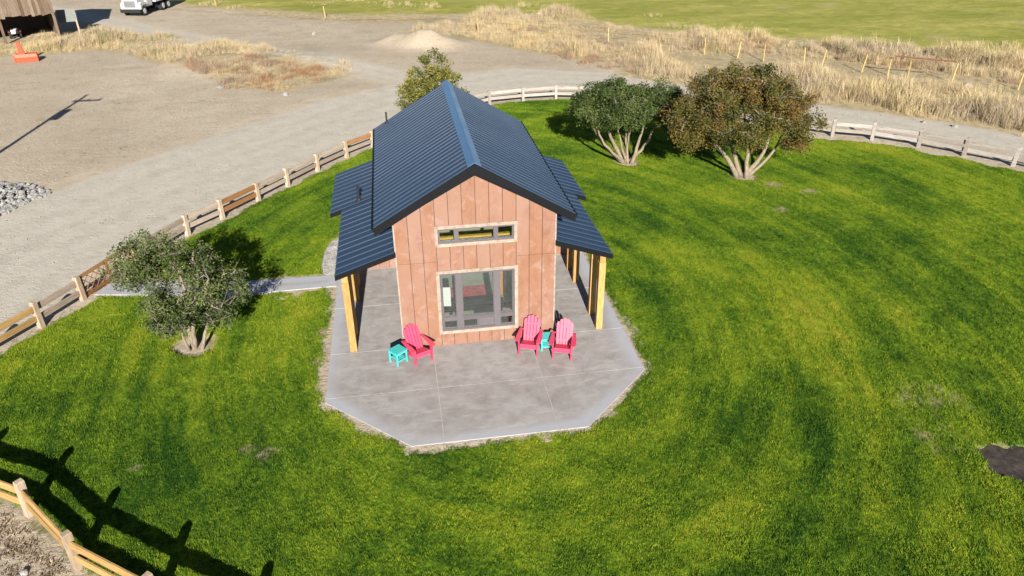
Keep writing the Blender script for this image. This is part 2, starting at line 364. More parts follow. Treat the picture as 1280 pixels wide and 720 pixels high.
def bump_h(x, y):
    r_out = np.clip(-sdist(x, y, RING), 0, 30)
    k = sstep(1.5, 9, r_out)
    z = -.105 + k*(.16*(fbm(x, y, 7.0, 1)-.5)+.05*(fbm(x, y, 1.7, 2)-.5))
    z = np.where(r_out <= 0, -.10, z)
    z = np.maximum(z, np.where(r_out <= 0, -.10+.08*sstep(1.0, .55, -np.maximum(sdist(x, y, PATIO), sdist(x, y, PATH))), -9))
    rd = np.minimum(pdist(x, y, drive, False)[0]-3.0, pdist(x, y, track, False)[0]-2.5)
    z = np.where(r_out > 0, -.105+(z+.105)*sstep(-.5, 3, rd), z)
    m = np.exp(-(((x-1.2)/2.3)**2+((y-49.5)/1.9)**2)); z = z+1.25*m*(.8+.5*fbm(x, y, .9, 4))
    m = np.exp(-(((x+1.6)/1.6)**2+((y-51.2)/1.4)**2)); z = z+.7*m
    z = z+.55*np.exp(-(((x+14)/8)**2+((y-44.5)/4.2)**2))*(.6+.8*fbm(x, y, 2.3, 6))
    return z
def grid_mesh(name, xs, ys, zf, m, keep=None, attrs=None):
    X, Y = np.meshgrid(xs, ys); Z = zf(X.ravel(), Y.ravel()); V = np.stack([X.ravel(), Y.ravel(), Z], 1)
    nx, ny = len(xs), len(ys); i, j = np.meshgrid(np.arange(nx-1), np.arange(ny-1)); a = (j*nx+i).ravel()
    Fc = np.stack([a, a+1, a+1+nx, a+nx], 1)
    A = {k: f(V[:, 0], V[:, 1]) for k, f in (attrs or {}).items()}
    if keep is not None:
        kv = keep(V[:, 0], V[:, 1]); Fc = Fc[kv[Fc].any(1)]
        used = np.unique(Fc); mp = np.full(len(V), -1); mp[used] = np.arange(len(used)); V = V[used]; Fc = mp[Fc]; A = {k: q[used] for k, q in A.items()}
    me = raw_mesh(name, V, Fc, m)
    for k, q in A.items():
        at = me.attributes.new(k, 'FLOAT', 'POINT'); at.data.foreach_set('value', np.asarray(q, np.float32))
    return me
def spread(a, b, st, far):
    c = list(np.arange(a, b+st/2, st)); d = st
    lo, hi = a, b
    while hi < far: d *= 1.35; hi += d; c.append(hi); lo -= d; c.insert(0, lo)
    return np.array(c)

# ------------------------------------------------------------------ ground sheets
FIELD = poly([(240, 4), (420, 16), (560, 16), (640, 14), (720, 20), (800, 32), (880, 40), (960, 42), (1050, 52), (1180, 64), (1290, 72), (1420, 78)])
FIELD = np.vstack([FIELD, [(700, 60), (700, 900), (-400, 900), (-300, 300), (-60, 130), (-34, 92)]])
ISLAND = poly([(70, 45), (110, 28), (160, 38), (220, 45), (290, 52), (360, 62), (425, 80), (440, 92), (400, 103), (350, 114), (290, 108), (260, 92), (200, 82), (160, 66), (110, 62), (60, 68), (0, 70), (-60, 60), (-60, 48), (0, 52)])
BANDHI = poly([(560, 30), (600, 12), (660, 8), (740, 20), (820, 42), (900, 35), (1000, 45), (1120, 58), (1290, 72), (1400, 80), (1400, 215), (1290, 172), (1200, 155), (1100, 142), (1030, 132), (980, 128), (900, 118), (860, 108), (770, 103), (776, 84), (740, 76), (690, 68), (640, 60), (590, 50), (545, 42), (500, 38)])
WIREL = poly([(860, 70), (960, 66), (1080, 78), (1200, 92), (1300, 105), (1300, 132), (1190, 112), (1080, 98), (960, 88), (870, 80)])
EDGE = poly([(180, -10), (420, -6), (560, 6), (560, 28), (470, 28), (380, 24), (300, 14), (230, 6)])
SHEDW = poly([(0, 52), (60, 42), (90, 40), (130, 45), (130, 62), (60, 66), (20, 68), (-60, 72), (-60, 56)])
FEDGE = poly([(560, 10), (640, 4), (760, 12), (860, 24), (960, 28), (1080, 40), (1290, 56), (1400, 62), (1400, 84), (1290, 78), (1050, 58), (880, 46), (740, 30), (620, 20)])
def straw_cov(x, y):
    d = np.zeros_like(x)
    for pg in (ISLAND, BANDHI, SHEDW, EDGE): d = np.maximum(d, sstep(-1.5, 1.5, sdist(x, y, pg)))
    d = np.maximum(d, .75*sstep(-9, 2, sdist(x, y, FIELD))*sstep(3.0, 6, pdist(x, y, track, False)[0]))
    return d
tag(link('ground', grid_mesh('ground', spread(-60, 75, .5, 3000), spread(-30, 100, .5, 3000), bump_h, M['dirt'], None, {'straw': straw_cov})), kind='structure')
def road_cov(x, y):
    d1, t1 = pdist(x, y, drive, False); w = np.interp(t1, range(len(drive_w)), drive_w)
    d2, _ = pdist(x, y, track, False)
    return np.maximum(sstep(-1.2, .9, w-d1), .62*sstep(-1.4, .9, 1.9-d2))*sstep(.2, .9, -sdist(x, y, RING))
def signed_off(x, y):
    d, tt = pdist(x, y, drive, False); d2, _ = pdist(x, y, track, False)
    return np.minimum(d, d2)+1.6*(fbm(x, y, 9, 81)-.5)
def rut_f(x, y):
    d = signed_off(x, y); return np.clip(sum(np.exp(-((d-o)/.34)**2) for o in (.85, 2.5)), 0, 1)
def verge_f(x, y):
    d = signed_off(x, y); return np.clip(sum(np.exp(-((d-o)/.30)**2) for o in (0.05, 1.7, 3.5)), 0, 1)
tag(link('gravel_drive', grid_mesh('gravel_drive', np.arange(-45, 42, .3), np.arange(-14, 84, .3), lambda x, y: bump_h(x, y)+.012, M['road'], lambda x, y: road_cov(x, y) > .002, {'cov': road_cov, 'straw': straw_cov, 'rut': rut_f, 'verge': verge_f})), kind='structure')
def field_cov(x, y): return sstep(-4, 3, sdist(x, y, FIELD))
fx = np.concatenate([np.arange(-60, 80, 1.0), np.arange(80, 720, 12)]); fy = np.concatenate([np.arange(30, 110, 1.0), np.arange(110, 900, 12)])
tag(link('field', grid_mesh('field', fx, fy, lambda x, y: bump_h(x, y)+.03, M['field'], lambda x, y: field_cov(x, y) > .003, {'cov': field_cov, 'straw': straw_cov})), kind='structure')

PATIO_PAD = PATIO
def lawn_in(x, y):
    e = fbm(x, y, 1.1, 8)
    a = sdist(x, y, RING) - np.where(y < -2, -.05+.3*e, np.where(x > 16, .35+.9*e, -.05+.55*e))
    b = -sdist(x, y, PATIO) - (-.02+.42*fbm(x, y, .8, 12)**2*np.where(x > 2.4, .45, 1))
    p = -sdist(x, y, PATH) - .03
    c = np.minimum(np.minimum(a, b), p)
    for i, (tx, ty) in enumerate(TREES_AT): c = np.minimum(c, np.hypot(x-tx, y-ty)-(.32+.5*fbm(x, y, .5, 20+i)))
    c = np.minimum(c, np.hypot((x+4.85)/.5, (y-6.9)/1.8)*.6-.55)      # gravel strip beside the wing
    c = np.minimum(c, -sdist(x, y, MUDP)-.5*(e-.45)-.25*(vnoise(x, y, .25, 48)-.5))
    return c
MUDP = np.array([(12.35, -7.15), (12.9, -7.2), (14.2, -7.6), (14.0, -8.5), (12.6, -8.35), (12.1, -8.0)])
def lawn_dry(x, y):
    d = np.zeros_like(x)
    for sx, sy, r_ in DRY_SPOTS: d = np.maximum(d, np.exp(-((x-sx)**2+((y-sy)*1.3)**2)/(r_*r_))*(1.0 if r_ < .9 else .55)*(.35+.95*vnoise(x, y, .22 if r_ < .9 else .3, 47)))
    d = np.maximum(d, sstep(.35, .0, lawn_in(x, y))*.55)
    return d
def lawn_z(x, y): return -.015-.09*sstep(.14, -.04, lawn_in(x, y))+.04*(fbm(x, y, 1.3, 30)-.5)+.035*(vnoise(x, y, .33, 38)-.5)
tag(link('lawn', grid_mesh('lawn', np.arange(-17, 34.5, .13), np.arange(-19, 30, .13), lawn_z, M['lawn'], lambda x, y: lawn_in(x, y) > -.1, {'dry': lawn_dry})), kind='structure')
me = grid_mesh('mud_patch', np.arange(11.4, 14.8, .06), np.arange(-9, -6.6, .06), lambda x, y: -.05+.06*(fbm(x, y, .3, 40)-.5)+.012*np.sin((x*.95+y*.3)*11), M['mud'], lambda x, y: sdist(x, y, MUDP) > -.3)
tag(link('mud_patch', me), kind='structure')

# ------------------------------------------------------------------ scattered blades
def tuft(n, h, spread_, w, lean, seed, bend=.5, segs=2):
    r_ = random.Random(seed); v = []; f = []; tint = []
    for i in range(n):
        a = r_.uniform(0, 6.283); rr = spread_*math.sqrt(r_.random()); x, y = rr*math.cos(a), rr*math.sin(a)
        b = r_.uniform(0, 6.283); L = lean*r_.uniform(.3, 1)*h; hh = h*r_.uniform(.6, 1.1); dx, dy = L*math.cos(b), L*math.sin(b)
        px, py = -math.sin(b)*w/2, math.cos(b)*w/2; o = len(v); tn = r_.random()
        v += [(x-px, y-py, -.01), (x+px, y+py, -.01), (x+dx*.4+px*.8, y+dy*.4+py*.8, hh*.6), (x+dx*.4-px*.8, y+dy*.4-py*.8, hh*.6), (x+dx, y+dy, hh)]
        f += [(o, o+1, o+2, o+3), (o+3, o+2, o+4)]; tint += [tn]*5
    return v, f, tint
def scatter(name, tufts, P, S, mat, label=None, cat=None, rz=None):
    N = len(P); V = []; Fc = []; var = []; tint = []
    for i, (v, f, tn) in enumerate(tufts):
        o = len(V); V += v; Fc += [tuple(a+o for a in q) for q in f]; var += [i]*len(v); tint += tn
    n0 = len(V); V += P.tolist()
    me = bpy.data.meshes.new(name); me.from_pydata(V, [], Fc); me.materials.append(mat)
    var = np.concatenate([np.array(var), rng.integers(0, len(tufts), N)]).astype(np.int32)
    def at(n, t, d): a = me.attributes.new(n, t, 'POINT'); a.data.foreach_set('value', d)
    at('variant', 'INT', var); at('is_spot', 'BOOLEAN', np.concatenate([np.zeros(n0, bool), np.ones(N, bool)]))
    at('scl', 'FLOAT', np.concatenate([np.ones(n0), S]).astype(np.float32)); at('rot', 'FLOAT', np.concatenate([np.zeros(n0), rng.random(N)*6.283]).astype(np.float32))
    at('tint', 'FLOAT', np.concatenate([np.array(tint), np.zeros(N)]).astype(np.float32))
    o = link(name, me)
    g = bpy.data.node_groups.new(name, 'GeometryNodeTree')
    g.interface.new_socket('Geometry', in_out='INPUT', socket_type='NodeSocketGeometry'); g.interface.new_socket('Geometry', in_out='OUTPUT', socket_type='NodeSocketGeometry')
    N_ = lambda t: g.nodes.new(t)
    gi, go = N_('NodeGroupInput'), N_('NodeGroupOutput')
    def na(n, t): x = N_('GeometryNodeInputNamedAttribute'); x.data_type = t; x.inputs[0].default_value = n; return x.outputs[0]
    sep = N_('GeometryNodeSeparateGeometry'); sep.domain = 'POINT'; spl = N_('GeometryNodeSplitToInstances'); spl.domain = 'POINT'
    iop = N_('GeometryNodeInstanceOnPoints'); cx = N_('ShaderNodeCombineXYZ'); e2r = N_('FunctionNodeEulerToRotation')
    L = g.links.new
    L(gi.outputs[0], sep.inputs[0]); L(na('is_spot', 'BOOLEAN'), sep.inputs[1]); L(sep.outputs[1], spl.inputs[0]); vi = na('variant', 'INT'); L(vi, spl.inputs['Group ID'])
    L(sep.outputs[0], iop.inputs['Points']); L(spl.outputs[0], iop.inputs['Instance']); iop.inputs['Pick Instance'].default_value = True; L(vi, iop.inputs['Instance Index'])
    L(na('rot', 'FLOAT'), cx.inputs[2]); L(cx.outputs[0], e2r.inputs[0]); L(e2r.outputs[0], iop.inputs['Rotation']); L(na('scl', 'FLOAT'), iop.inputs['Scale']); L(iop.outputs[0], go.inputs[0])
    md = o.modifiers.new('scatter', 'NODES'); md.node_group = g
    tag(o, label, cat, kind='stuff'); return o

# lawn blades: denser close to the camera
def lawn_points(n):
    x = rng.uniform(-17, 32, n); y = rng.uniform(-14, 29.5, n)
    d = np.hypot(x-CAM[0], y-CAM[1]); keep = rng.random(n) < np.clip(17/d, .2, 1)**1.3
    x, y = x[keep], y[keep]; li = lawn_in(x, y); k = (li > .02) & (lawn_dry(x, y)*1.25 < rng.random(len(x))+.25)
    ang = np.arctan2(x-CAM[0], y-CAM[1])-_yaw; k &= (ang > -.95) & (ang < .95)
    x, y = x[k], y[k]; return np.stack([x, y, lawn_z(x, y)], 1)
LP = lawn_points(600000)
hmap = .50+.35*vnoise(LP[:, 0], LP[:, 1], .9, 33)+.75*vnoise(LP[:, 0], LP[:, 1], .17, 36)**2
scatter('lawn_grass', [tuft(13, .050, .08, .010, 1.0, 100+i) for i in range(6)], LP, hmap*rng.uniform(.75, 1.35, len(LP)), M['blade'], 'short mottled green lawn grass growing around the cabin', 'grass')

# dry grass and weeds
def dry_points():
    P = []; S = []
    for pg, dens, h0, fl, o in ((ISLAND, 8, .52, .22, 50), (BANDHI, 8.0, .72, .28, 51), (EDGE, 3.0, .55, .42, 52), (SHEDW, 6, .45, .3, 53), (FEDGE, 2.6, .55, .44, 54)):
        lo, hi = pg.min(0), pg.max(0); n = int((hi-lo).prod()*dens)
        x = rng.uniform(lo[0], hi[0], n); y = rng.uniform(lo[1], hi[1], n)
        s = sdist(x, y, pg)+(fbm(x, y, 2.5, o)-.5)*3.0; q = fbm(x, y, 4.5, o+9)
        k = (s > 0) & (q > fl) & (rng.random(n) < sstep(0, 1.2, s)*.8+.2)
        x, y, q, s = x[k], y[k], q[k], s[k]
        if pg is BANDHI:
            w = sdist(x, y, WIREL) > 0; kk = ~w | (rng.random(len(x)) < .12); x, y, q, s, w = x[kk], y[kk], q[kk], s[kk], w[kk]
            sc_ = np.where(w, .45, 1)
        else: sc_ = 1
        P.append(np.stack([x, y, bump_h(x, y)-.01], 1)); S.append(h0*(.22+1.25*sstep(fl+.05, fl+.40, q)*vnoise(x, y, 1.4, o+20)*1.5)*rng.uniform(.6, 1.25, len(x))*sc_*(.55+.45*sstep(0, 2, s)))
    return np.vstack(P), np.concatenate(S)
DP, DS = dry_points()
scatter('dry_grass', [tuft(34, 1.0, .45, .017, .75, 200+i) for i in range(7)], DP, DS, M['dry'], 'tall straw coloured dry grass beyond the gravel drive', 'dry grass')
def low_weeds():
    n = 26000; x = rng.uniform(-40, 60, n); y = rng.uniform(-14, 80, n)
    rd = road_cov(x, y); q = fbm(x, y, 3.0, 60); out = -sdist(x, y, RING)
    k = (out > -.2) & (rd < .25) & (field_cov(x, y) < .5) & (rng.random(n) < sstep(.5, .72, q)*.55+.02+.35*((out < .7)))
    return np.stack([x[k], y[k], bump_h(x[k], y[k])], 1)
WP = low_weeds()
scatter('low_weeds', [tuft(12, .10, .14, .012, 1.3, 300+i) for i in range(4)], WP, rng.uniform(.4, 1.2, len(WP)), M['weed'], 'sparse low dry weeds dotting the bare dirt', 'weeds')
def brush_points():
    P = []
    for pg, n, fl, o in ((poly([(230, 85), (300, 80), (380, 85), (440, 88), (400, 104), (340, 114), (280, 112)]), 260, .42, 70), (poly([(640, 30), (760, 52), (880, 42), (1010, 60), (1090, 66), (1290, 92), (1290, 110), (1060, 76), (900, 60), (780, 66), (640, 48)]), 800, .5, 71), (poly([(690, 66), (790, 72), (800, 92), (740, 84)]), 60, .3, 72)):
        lo, hi = pg.min(0), pg.max(0); x = rng.uniform(lo[0], hi[0], n*3); y = rng.uniform(lo[1], hi[1], n*3); k = pip(x, y, pg) & (fbm(x, y, 3, o) > fl)
        P.append(np.stack([x[k], y[k], bump_h(x[k], y[k])], 1)[:n])
    return np.vstack(P)
t_ = NT('rusty_brush'); c_ = t_.mix(t_.rng(t_.noise(.16, 3, .6), .4, .6), (.33, .18, .09), (.29, .235, .18)); c_ = t_.mix(t_.rng(t_.attr('tint').outputs['Fac'], 0, 1, 0, .6), c_, (.34, .22, .12)); M['brush'] = t_.fin(c_, .9, .1)
BP = brush_points()
scatter('brush', [tuft(70, .5, .42, .014, 1.5, 400+i) for i in range(4)], BP, rng.uniform(.35, 1.0, len(BP))*(.5+.9*vnoise(BP[:, 0], BP[:, 1], 1.3, 77)), M['brush'], 'low rusty brown tumbleweed brush among the dry grass', 'brush')

# ------------------------------------------------------------------ patio and path (slabs cut at the joints)
def clip_poly(P, a, b, c):        # keep a*x+b*y<=c
    out = []
    for i in range(len(P)):
        p, q = P[i], P[(i+1) % len(P)]; dp, dq = a*p[0]+b*p[1]-c, a*q[0]+b*q[1]-c
        if dp <= 0: out.append(p)
        if dp*dq < 0: t = dp/(dp-dq); out.append((p[0]+t*(q[0]-p[0]), p[1]+t*(q[1]-p[1])))
    return out
def slab(name, P, z0, z1, parent, outline, m):
    me0 = MB().prism(P, z0, z1, 'z').mesh(name, m)
    bm = bmesh.new(); bm.from_mesh(me0)
    top = [f for f in bm.faces if f.normal.z > .9]
    lo = np.array(P).min(0); hi = np.array(P).max(0)
    for ax in (0, 1):
        st = .45; c = lo[ax]+st
        while c < hi[ax]-.05:
            no = Vector((1, 0, 0)) if ax == 0 else Vector((0, 1, 0)); bmesh.ops.bisect_plane(bm, geom=bm.verts[:]+bm.edges[:]+bm.faces[:], plane_co=no*c, plane_no=no); c += st
    bm.to_mesh(me0); bm.free()
    V = np.array([v.co[:] for v in me0.vertices]); d, _ = pdist(V[:, 0], V[:, 1], outline)
    at = me0.attributes.new('edge', 'FLOAT', 'POINT'); at.data.foreach_set('value', (sstep(.75, .0, d)*(.55+.9*vnoise(V[:, 0], V[:, 1], 1.1, 44))).astype(np.float32))
    return link(name, me0, parent)
patio = MB().prism([(q[0]*.985, (q[1]+4.63)*.985-4.58) for q in PATIO], -.22, -.012, 'z').build('patio', M['joint']); tag(patio, kind='structure')
ys_ = [-6, -2.22, .06, 2.93, 5.75, 9.1]; xs_ = [-6, -1.5, 1.62, 6]; g_ = .013
for j in range(len(ys_)-1):
    for i in range(len(xs_)-1):
        Pp = [tuple(q) for q in PATIO]
        for a, b, c in ((-1, 0, -(xs_[i]+g_)), (1, 0, xs_[i+1]-g_), (0, -1, -(ys_[j]+g_)), (0, 1, ys_[j+1]-g_)): Pp = clip_poly(Pp, a, b, c) if Pp else Pp
        if len(Pp) >= 3: slab('slab', Pp, -.2, 0.0, patio, PATIO, M['concrete'])
path = MB().prism([(q[0]-.004, (q[1]-5.3)*.97+5.3) for q in PATH], -.22, -.008, 'z').build('path', M['joint']); tag(path, kind='structure')
for a, b in ((-13.5, -10.4), (-10.4, -7.45), (-7.45, -4.72)):
    Pp = clip_poly(clip_poly([tuple(q) for q in PATH], -1, 0, -(a+g_)), 1, 0, b-g_)
    slab('slab', Pp, -.2, .006, path, PATH, M['concrete'])

# ------------------------------------------------------------------ cabin
h = 2.4; H = 4.31; HP = 5.726; SL = (HP-H)/h; RZ = 6.065; XE = 2.936; YF, YB = -.19, 9.62
def under(x): return HP-SL*abs(x)
cabin = empty('cabin'); tag(cabin, 'small gabled cabin with rusty metal siding and dark blue metal roof', 'cabin')
front = MB()
for pp in ([(-2.38, 0.02), (-1.2, .02), (-1.2, under(1.2)), (-2.38, under(2.38))], [(1.2, .02), (2.38, .02), (2.38, under(2.38)), (1.2, under(1.2))],
           [(-1.2, .02), (1.2, .02), (1.2, .5), (-1.2, .5)], [(-1.2, 2.63), (1.2, 2.63), (1.2, 3.54), (-1.2, 3.54)], [(-1.2, 4.12), (1.2, 4.12), (1.2, under(1.2)), (0, HP), (-1.2, under(1.2))]):
    front.prism(pp, .03, .16, 'y')
front.build('front_wall', M['core'], cabin)
MB().prism([(-2.38, .02), (2.38, .02), (2.38, under(2.38)), (0, HP), (-2.38, under(2.38))], 9.25, 9.4, 'y').build('back_wall', M['core'], cabin)
for s in (-1, 1): MB().b2(*sorted((s*2.25, s*2.37)), .161, 9.249, .02, under(2.37)-.02).build('side_wall', M['core'], cabin)
MB().b2(-2.24, 2.24, .17, 9.24, -.1, .006).build('floor', M['intfloor'], cabin)
MB().b2(-2.24, 2.24, 6.0, 6.1, .006, 3.2).build('partition_wall', M['intwall'], cabin)
# front panels
cw = .4
def fpanel(x0, x1, z0, z1, gable=False):
    g = .008; a, b = x0+g, x1-g
    if gable:
        pts = [(a, z0), (b, z0), (b, under(b)+.02)]+([(0, HP+.02)] if a < 0 < b else [])+[(a, under(a)+.02)]
    else: pts = [(a, z0), (b, z0), (b, z1), (a, z1)]
    MB().prism(pts, 0.0 + random.uniform(-.003, .003), .028, 'y').build('wall_panel', M['patina'], cabin)
for i in range(12):
    x0 = -2.4+i*cw; x1 = x0+cw
    if 3 <= i <= 8:
        fpanel(x0, x1, .01, .52); fpanel(x0, x1, 2.62, 3.55); fpanel(x0, x1, 4.11, 0, True)
    else:
        fpanel(x0, x1, .01, 2.995); fpanel(x0, x1, 3.005, 0, True)
for s in (-1, 1): MB().b2(*sorted((s*2.385, s*2.43)), -.018, .05, .005, under(2.4)-.02).build('corner_trim', M['trimwhite'], cabin)
# side and wing panels
def side_panels(x, y0, y1, z0, z1, n, sgn):
    w = (y1-y0)/n; me = MB().b2(0, .028*sgn, .005, w-.005, z0, z1) if sgn > 0 else MB().b2(-.028, 0, .005, w-.005, z0, z1)
    me = me.mesh('wall_panel', M['patina'])
    for k in range(n): link('wall_panel', me, cabin, Matrix.Translation((x, y0+k*w, 0)))
for s in (-1, 1):
    side_panels(s*2.372, .06, 5.78, .01, 3.2, 14, s)
    side_panels(s*2.372, .06, 9.38, 3.45, H-.02, 24, s)
    side_panels(s*4.302, 5.80, 9.02, .01, 2.66, 8, s)
    wx = [s*2.402+s*k*.38 for k in range(6)]
    for k in range(5):
        a, b = sorted((wx[k], wx[k+1])); zt = 3.425-.337*(max(abs(a), abs(b))-2.4)-.15
        MB().prism([(a+.005, .01), (b-.005, .01), (b-.005, 3.425-.337*(abs(b)-2.4)-.16), (a+.005, 3.425-.337*(abs(a)-2.4)-.16)], 5.772, 5.80, 'y').build('wall_panel', M['patina'], cabin)
    MB().b2(*sorted((s*2.373, s*4.30)), 5.801, 9.0, .01, 2.6).build('wing_wall', M['core'], cabin)
# main roof
deck = MB()
for s in (-1, 1):
    deck.prism([(0, RZ-.012), (s*XE, RZ-SL*XE-.012), (s*XE, RZ-SL*XE-.19), (0, RZ-.335)], YF, YB, 'y')
deck.build('roof_deck', M['fascia'], cabin)
def roof_panel_mesh(pitch, L, name='roof_panel', rib=.032):
    # local: x = along ridge, y = down slope, z = out
    pr = [(0, 0), (.004, rib), (.036, rib), (.044, 0), (pitch*.36, 0), (pitch*.38, .004), (pitch*.62, .004), (pitch*.64, 0), (pitch, 0)]
    m = MB(); vv = []
    for t in (0, L):
        vv += [(p[0], t, p[1]) for p in pr]+[(pitch, t, -.008), (0, t, -.008)]
    n = len(pr)+2
    m.add(vv, [(i, (i+1) % n, n+(i+1) % n, n+i) for i in range(n)]+[tuple(range(n))[::-1], tuple(range(n, 2*n))])
    return m.mesh(name, M['roof'])
Ls = math.hypot(XE, SL*XE)+.02; npn = 31; pit = (YB-YF)/npn
rp = roof_panel_mesh(pit, Ls)
for s in (-1, 1):
    dn = Vector((s, 0, -SL)).normalized(); al = Vector((0, 1, 0)); up = al.cross(dn)
    if up.z < 0: up = -up
    for k in range(npn):
        y0 = YF+k*pit; Mx = Matrix(((al.x, dn.x, up.x, 0), (al.y, dn.y, up.y, y0), (al.z, dn.z, up.z, RZ), (0, 0, 0, 1)))
        link('roof_panel', rp, cabin, Mx)
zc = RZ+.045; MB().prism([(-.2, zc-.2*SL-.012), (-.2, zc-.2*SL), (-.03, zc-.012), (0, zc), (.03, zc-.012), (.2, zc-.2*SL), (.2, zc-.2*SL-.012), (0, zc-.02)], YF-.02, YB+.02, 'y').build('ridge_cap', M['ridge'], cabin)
for s in (-1, 1):
    a = .005; MB().prism([(s*a, RZ+.012), (s*(XE+.02), RZ-SL*(XE+.02)+.012), (s*(XE+.02), RZ-SL*(XE+.02)-.25), (s*a, RZ-.245)], YF-.03, YF-.004, 'y').build('fascia', M['fascia'], cabin)
    MB().prism([(s*(XE+.004), RZ-SL*XE-.02), (s*(XE+.09), RZ-SL*XE-.03), (s*(XE+.09), RZ-SL*XE-.05), (s*(XE+.004), RZ-SL*XE-.16)], YF, YB, 'y').build('eave_trim', M['fascia'], cabin)
# porch roofs
PSL = .337; PZ = 3.425
def porch(s, y0, y1, xo, n):
    x0 = 2.405
    MB().prism([(s*x0, PZ-.015), (s*xo, PZ-PSL*(xo-2.4)-.015), (s*xo, PZ-PSL*(xo-2.4)-.15), (s*x0, PZ-.16)], y0, y1, 'y').build('porch_roof', M['fascia'], cabin)
    pt = (y1-y0)/n; L = math.hypot(xo-x0, PSL*(xo-x0))+.02; me = roof_panel_mesh(pt, L)
    dn = Vector((s, 0, -PSL)).normalized(); al = Vector((0, 1, 0)); up = al.cross(dn)
    if up.z < 0: up = -up
    for k in range(n):
        link('roof_panel', me, cabin, Matrix(((al.x, dn.x, up.x, s*x0), (al.y, dn.y, up.y, y0+k*pt), (al.z, dn.z, up.z, PZ-.005*PSL), (0, 0, 0, 1))))
    a, b = x0, xo+.02
    MB().prism([(s*a, PZ+.012), (s*b, PZ-PSL*(b-2.4)+.012), (s*b, PZ-PSL*(b-2.4)-.15), (s*a, PZ-.15)], y0-.024, y0-.003, 'y').build('fascia', M['fascia'], cabin)
for s in (-1, 1):
    porch(s, -.03, 5.069, 4.216, 13); porch(s, 5.071, 9.15, 4.642, 10)
    MB().b2(*sorted((s*3.89, s*4.07)), .14, 5.6, 2.46, 2.70).build('header_beam', M['post'], cabin)
    pm = MB().b2(-.105, .105, 0, .205, .004, 2.455).mesh('post', M['post'], bevel=.006)
    for y in (.12, 1.06, 3.40, 4.44): link('post', pm, cabin, Matrix.Translation((s*3.98, y, 0)))
# vent pipes
def vent(x, y, z, hgt, r_):
    v = MB().tube([(x, y, z-.1), (x, y, z+hgt)], r_, 10).build('vent_pipe', M['dark'], cabin); MB().tube([(x, y, z-.02), (x, y, z+.07)], [r_*2.4, r_*1.3], 10).build('flashing', M['dark'], v); return v
vent(-3.62, 5.35, 3.015, .52, .05)
vent(-2.45, 9.3, RZ-SL*2.45, .42, .035)
# windows
def window(frame, cols, rows, trim_w, name='window', label=None):
    x0, x1, z0, z1 = frame
    f = MB()
    xs = [x0, cols[0][0]]; e = .05
    # outer frame
    f.b2(x0, x0+e, .0, .10, z0, z1); f.b2(x1-e, x1, .0, .10, z0, z1); f.b2(x0+e, x1-e, .0, .10, z1-e, z1); f.b2(x0+e, x1-e, .0, .10, z0, z0+e)
    w = f.build(name, M['wframe'], cabin)
    if label: w['label'] = label
    return w
w1 = window((-1.15, 1.14, .55, 2.58), [(0, 0)], None, .12)
for a, b in ((-.68, -.49), (.49, .68)): MB().b2(a, b, .004, .096, .60, 2.53).build('mullion', M['wframe'], w1)
for a, b in ((-1.10, -.681), (-.489, .489), (.681, 1.09)): MB().b2(a, b, .006, .094, .90, 1.03).build('mullion', M['wframe'], w1)
MB().b2(-.035, .035, .006, .094, .601, .899).build('mullion', M['wframe'], w1)
for a, b, c, d in ((-1.1, -.68, 1.03, 2.53), (-.49, .49, 1.03, 2.53), (.68, 1.09, 1.03, 2.53), (-1.1, -.68, .6, .9), (-.49, -.035, .6, .9), (.68, 1.09, .6, .9)):
    MB().b2(a+.002, b-.002, .045, .055, c+.002, d-.002).build('pane', M['glass'], w1)
    s_ = MB(); e = .022
    s_.b2(a+.002, a+e, .02, .08, c+.002, d-.002); s_.b2(b-e, b-.002, .02, .08, c+.002, d-.002); s_.b2(a+e, b-e, .02, .08, c+.002, c+e); s_.b2(a+e, b-e, .02, .08, d-e, d-.002); s_.build('sash', M['wframe'], w1)
MB().b2(.036, .488, .03, .06, .602, .898).build('solid_panel', M['wframe'], w1)  # opaque panel in the frame colour fills this opening
w2 = window((-1.13, 1.13, 3.60, 4.06), [(0, 0)], None, .12)
for a, b in ((-.66, -.52), (.52, .66)): MB().b2(a, b, .004, .096, 3.65, 4.01).build('mullion', M['wframe'], w2)
for a, b in ((-1.08, -.66), (-.52, .52), (.66, 1.08)): MB().b2(a+.002, b-.002, .045, .055, 3.652, 4.008).build('pane', M['glass'], w2)
def trim(w, x0, x1, z0, z1, t):
    for a, b, c, d in ((x0, x0+t, z0, z1), (x1-t, x1, z0, z1), (x0+t+.002, x1-t-.002, z1-t, z1), (x0+t+.002, x1-t-.002, z0, z0+t)): MB().b2(a, b, -.03, .02, c, d).build('trim', M['trimwhite'], w)
trim(w1, -1.265, 1.25, .44, 2.69, .105); trim(w2, -1.235, 1.235, 3.49, 4.165, .10)
MB().b2(-2.2, 2.2, .60, .72, 3.25, 3.50).build('beam', M['beam'], cabin)
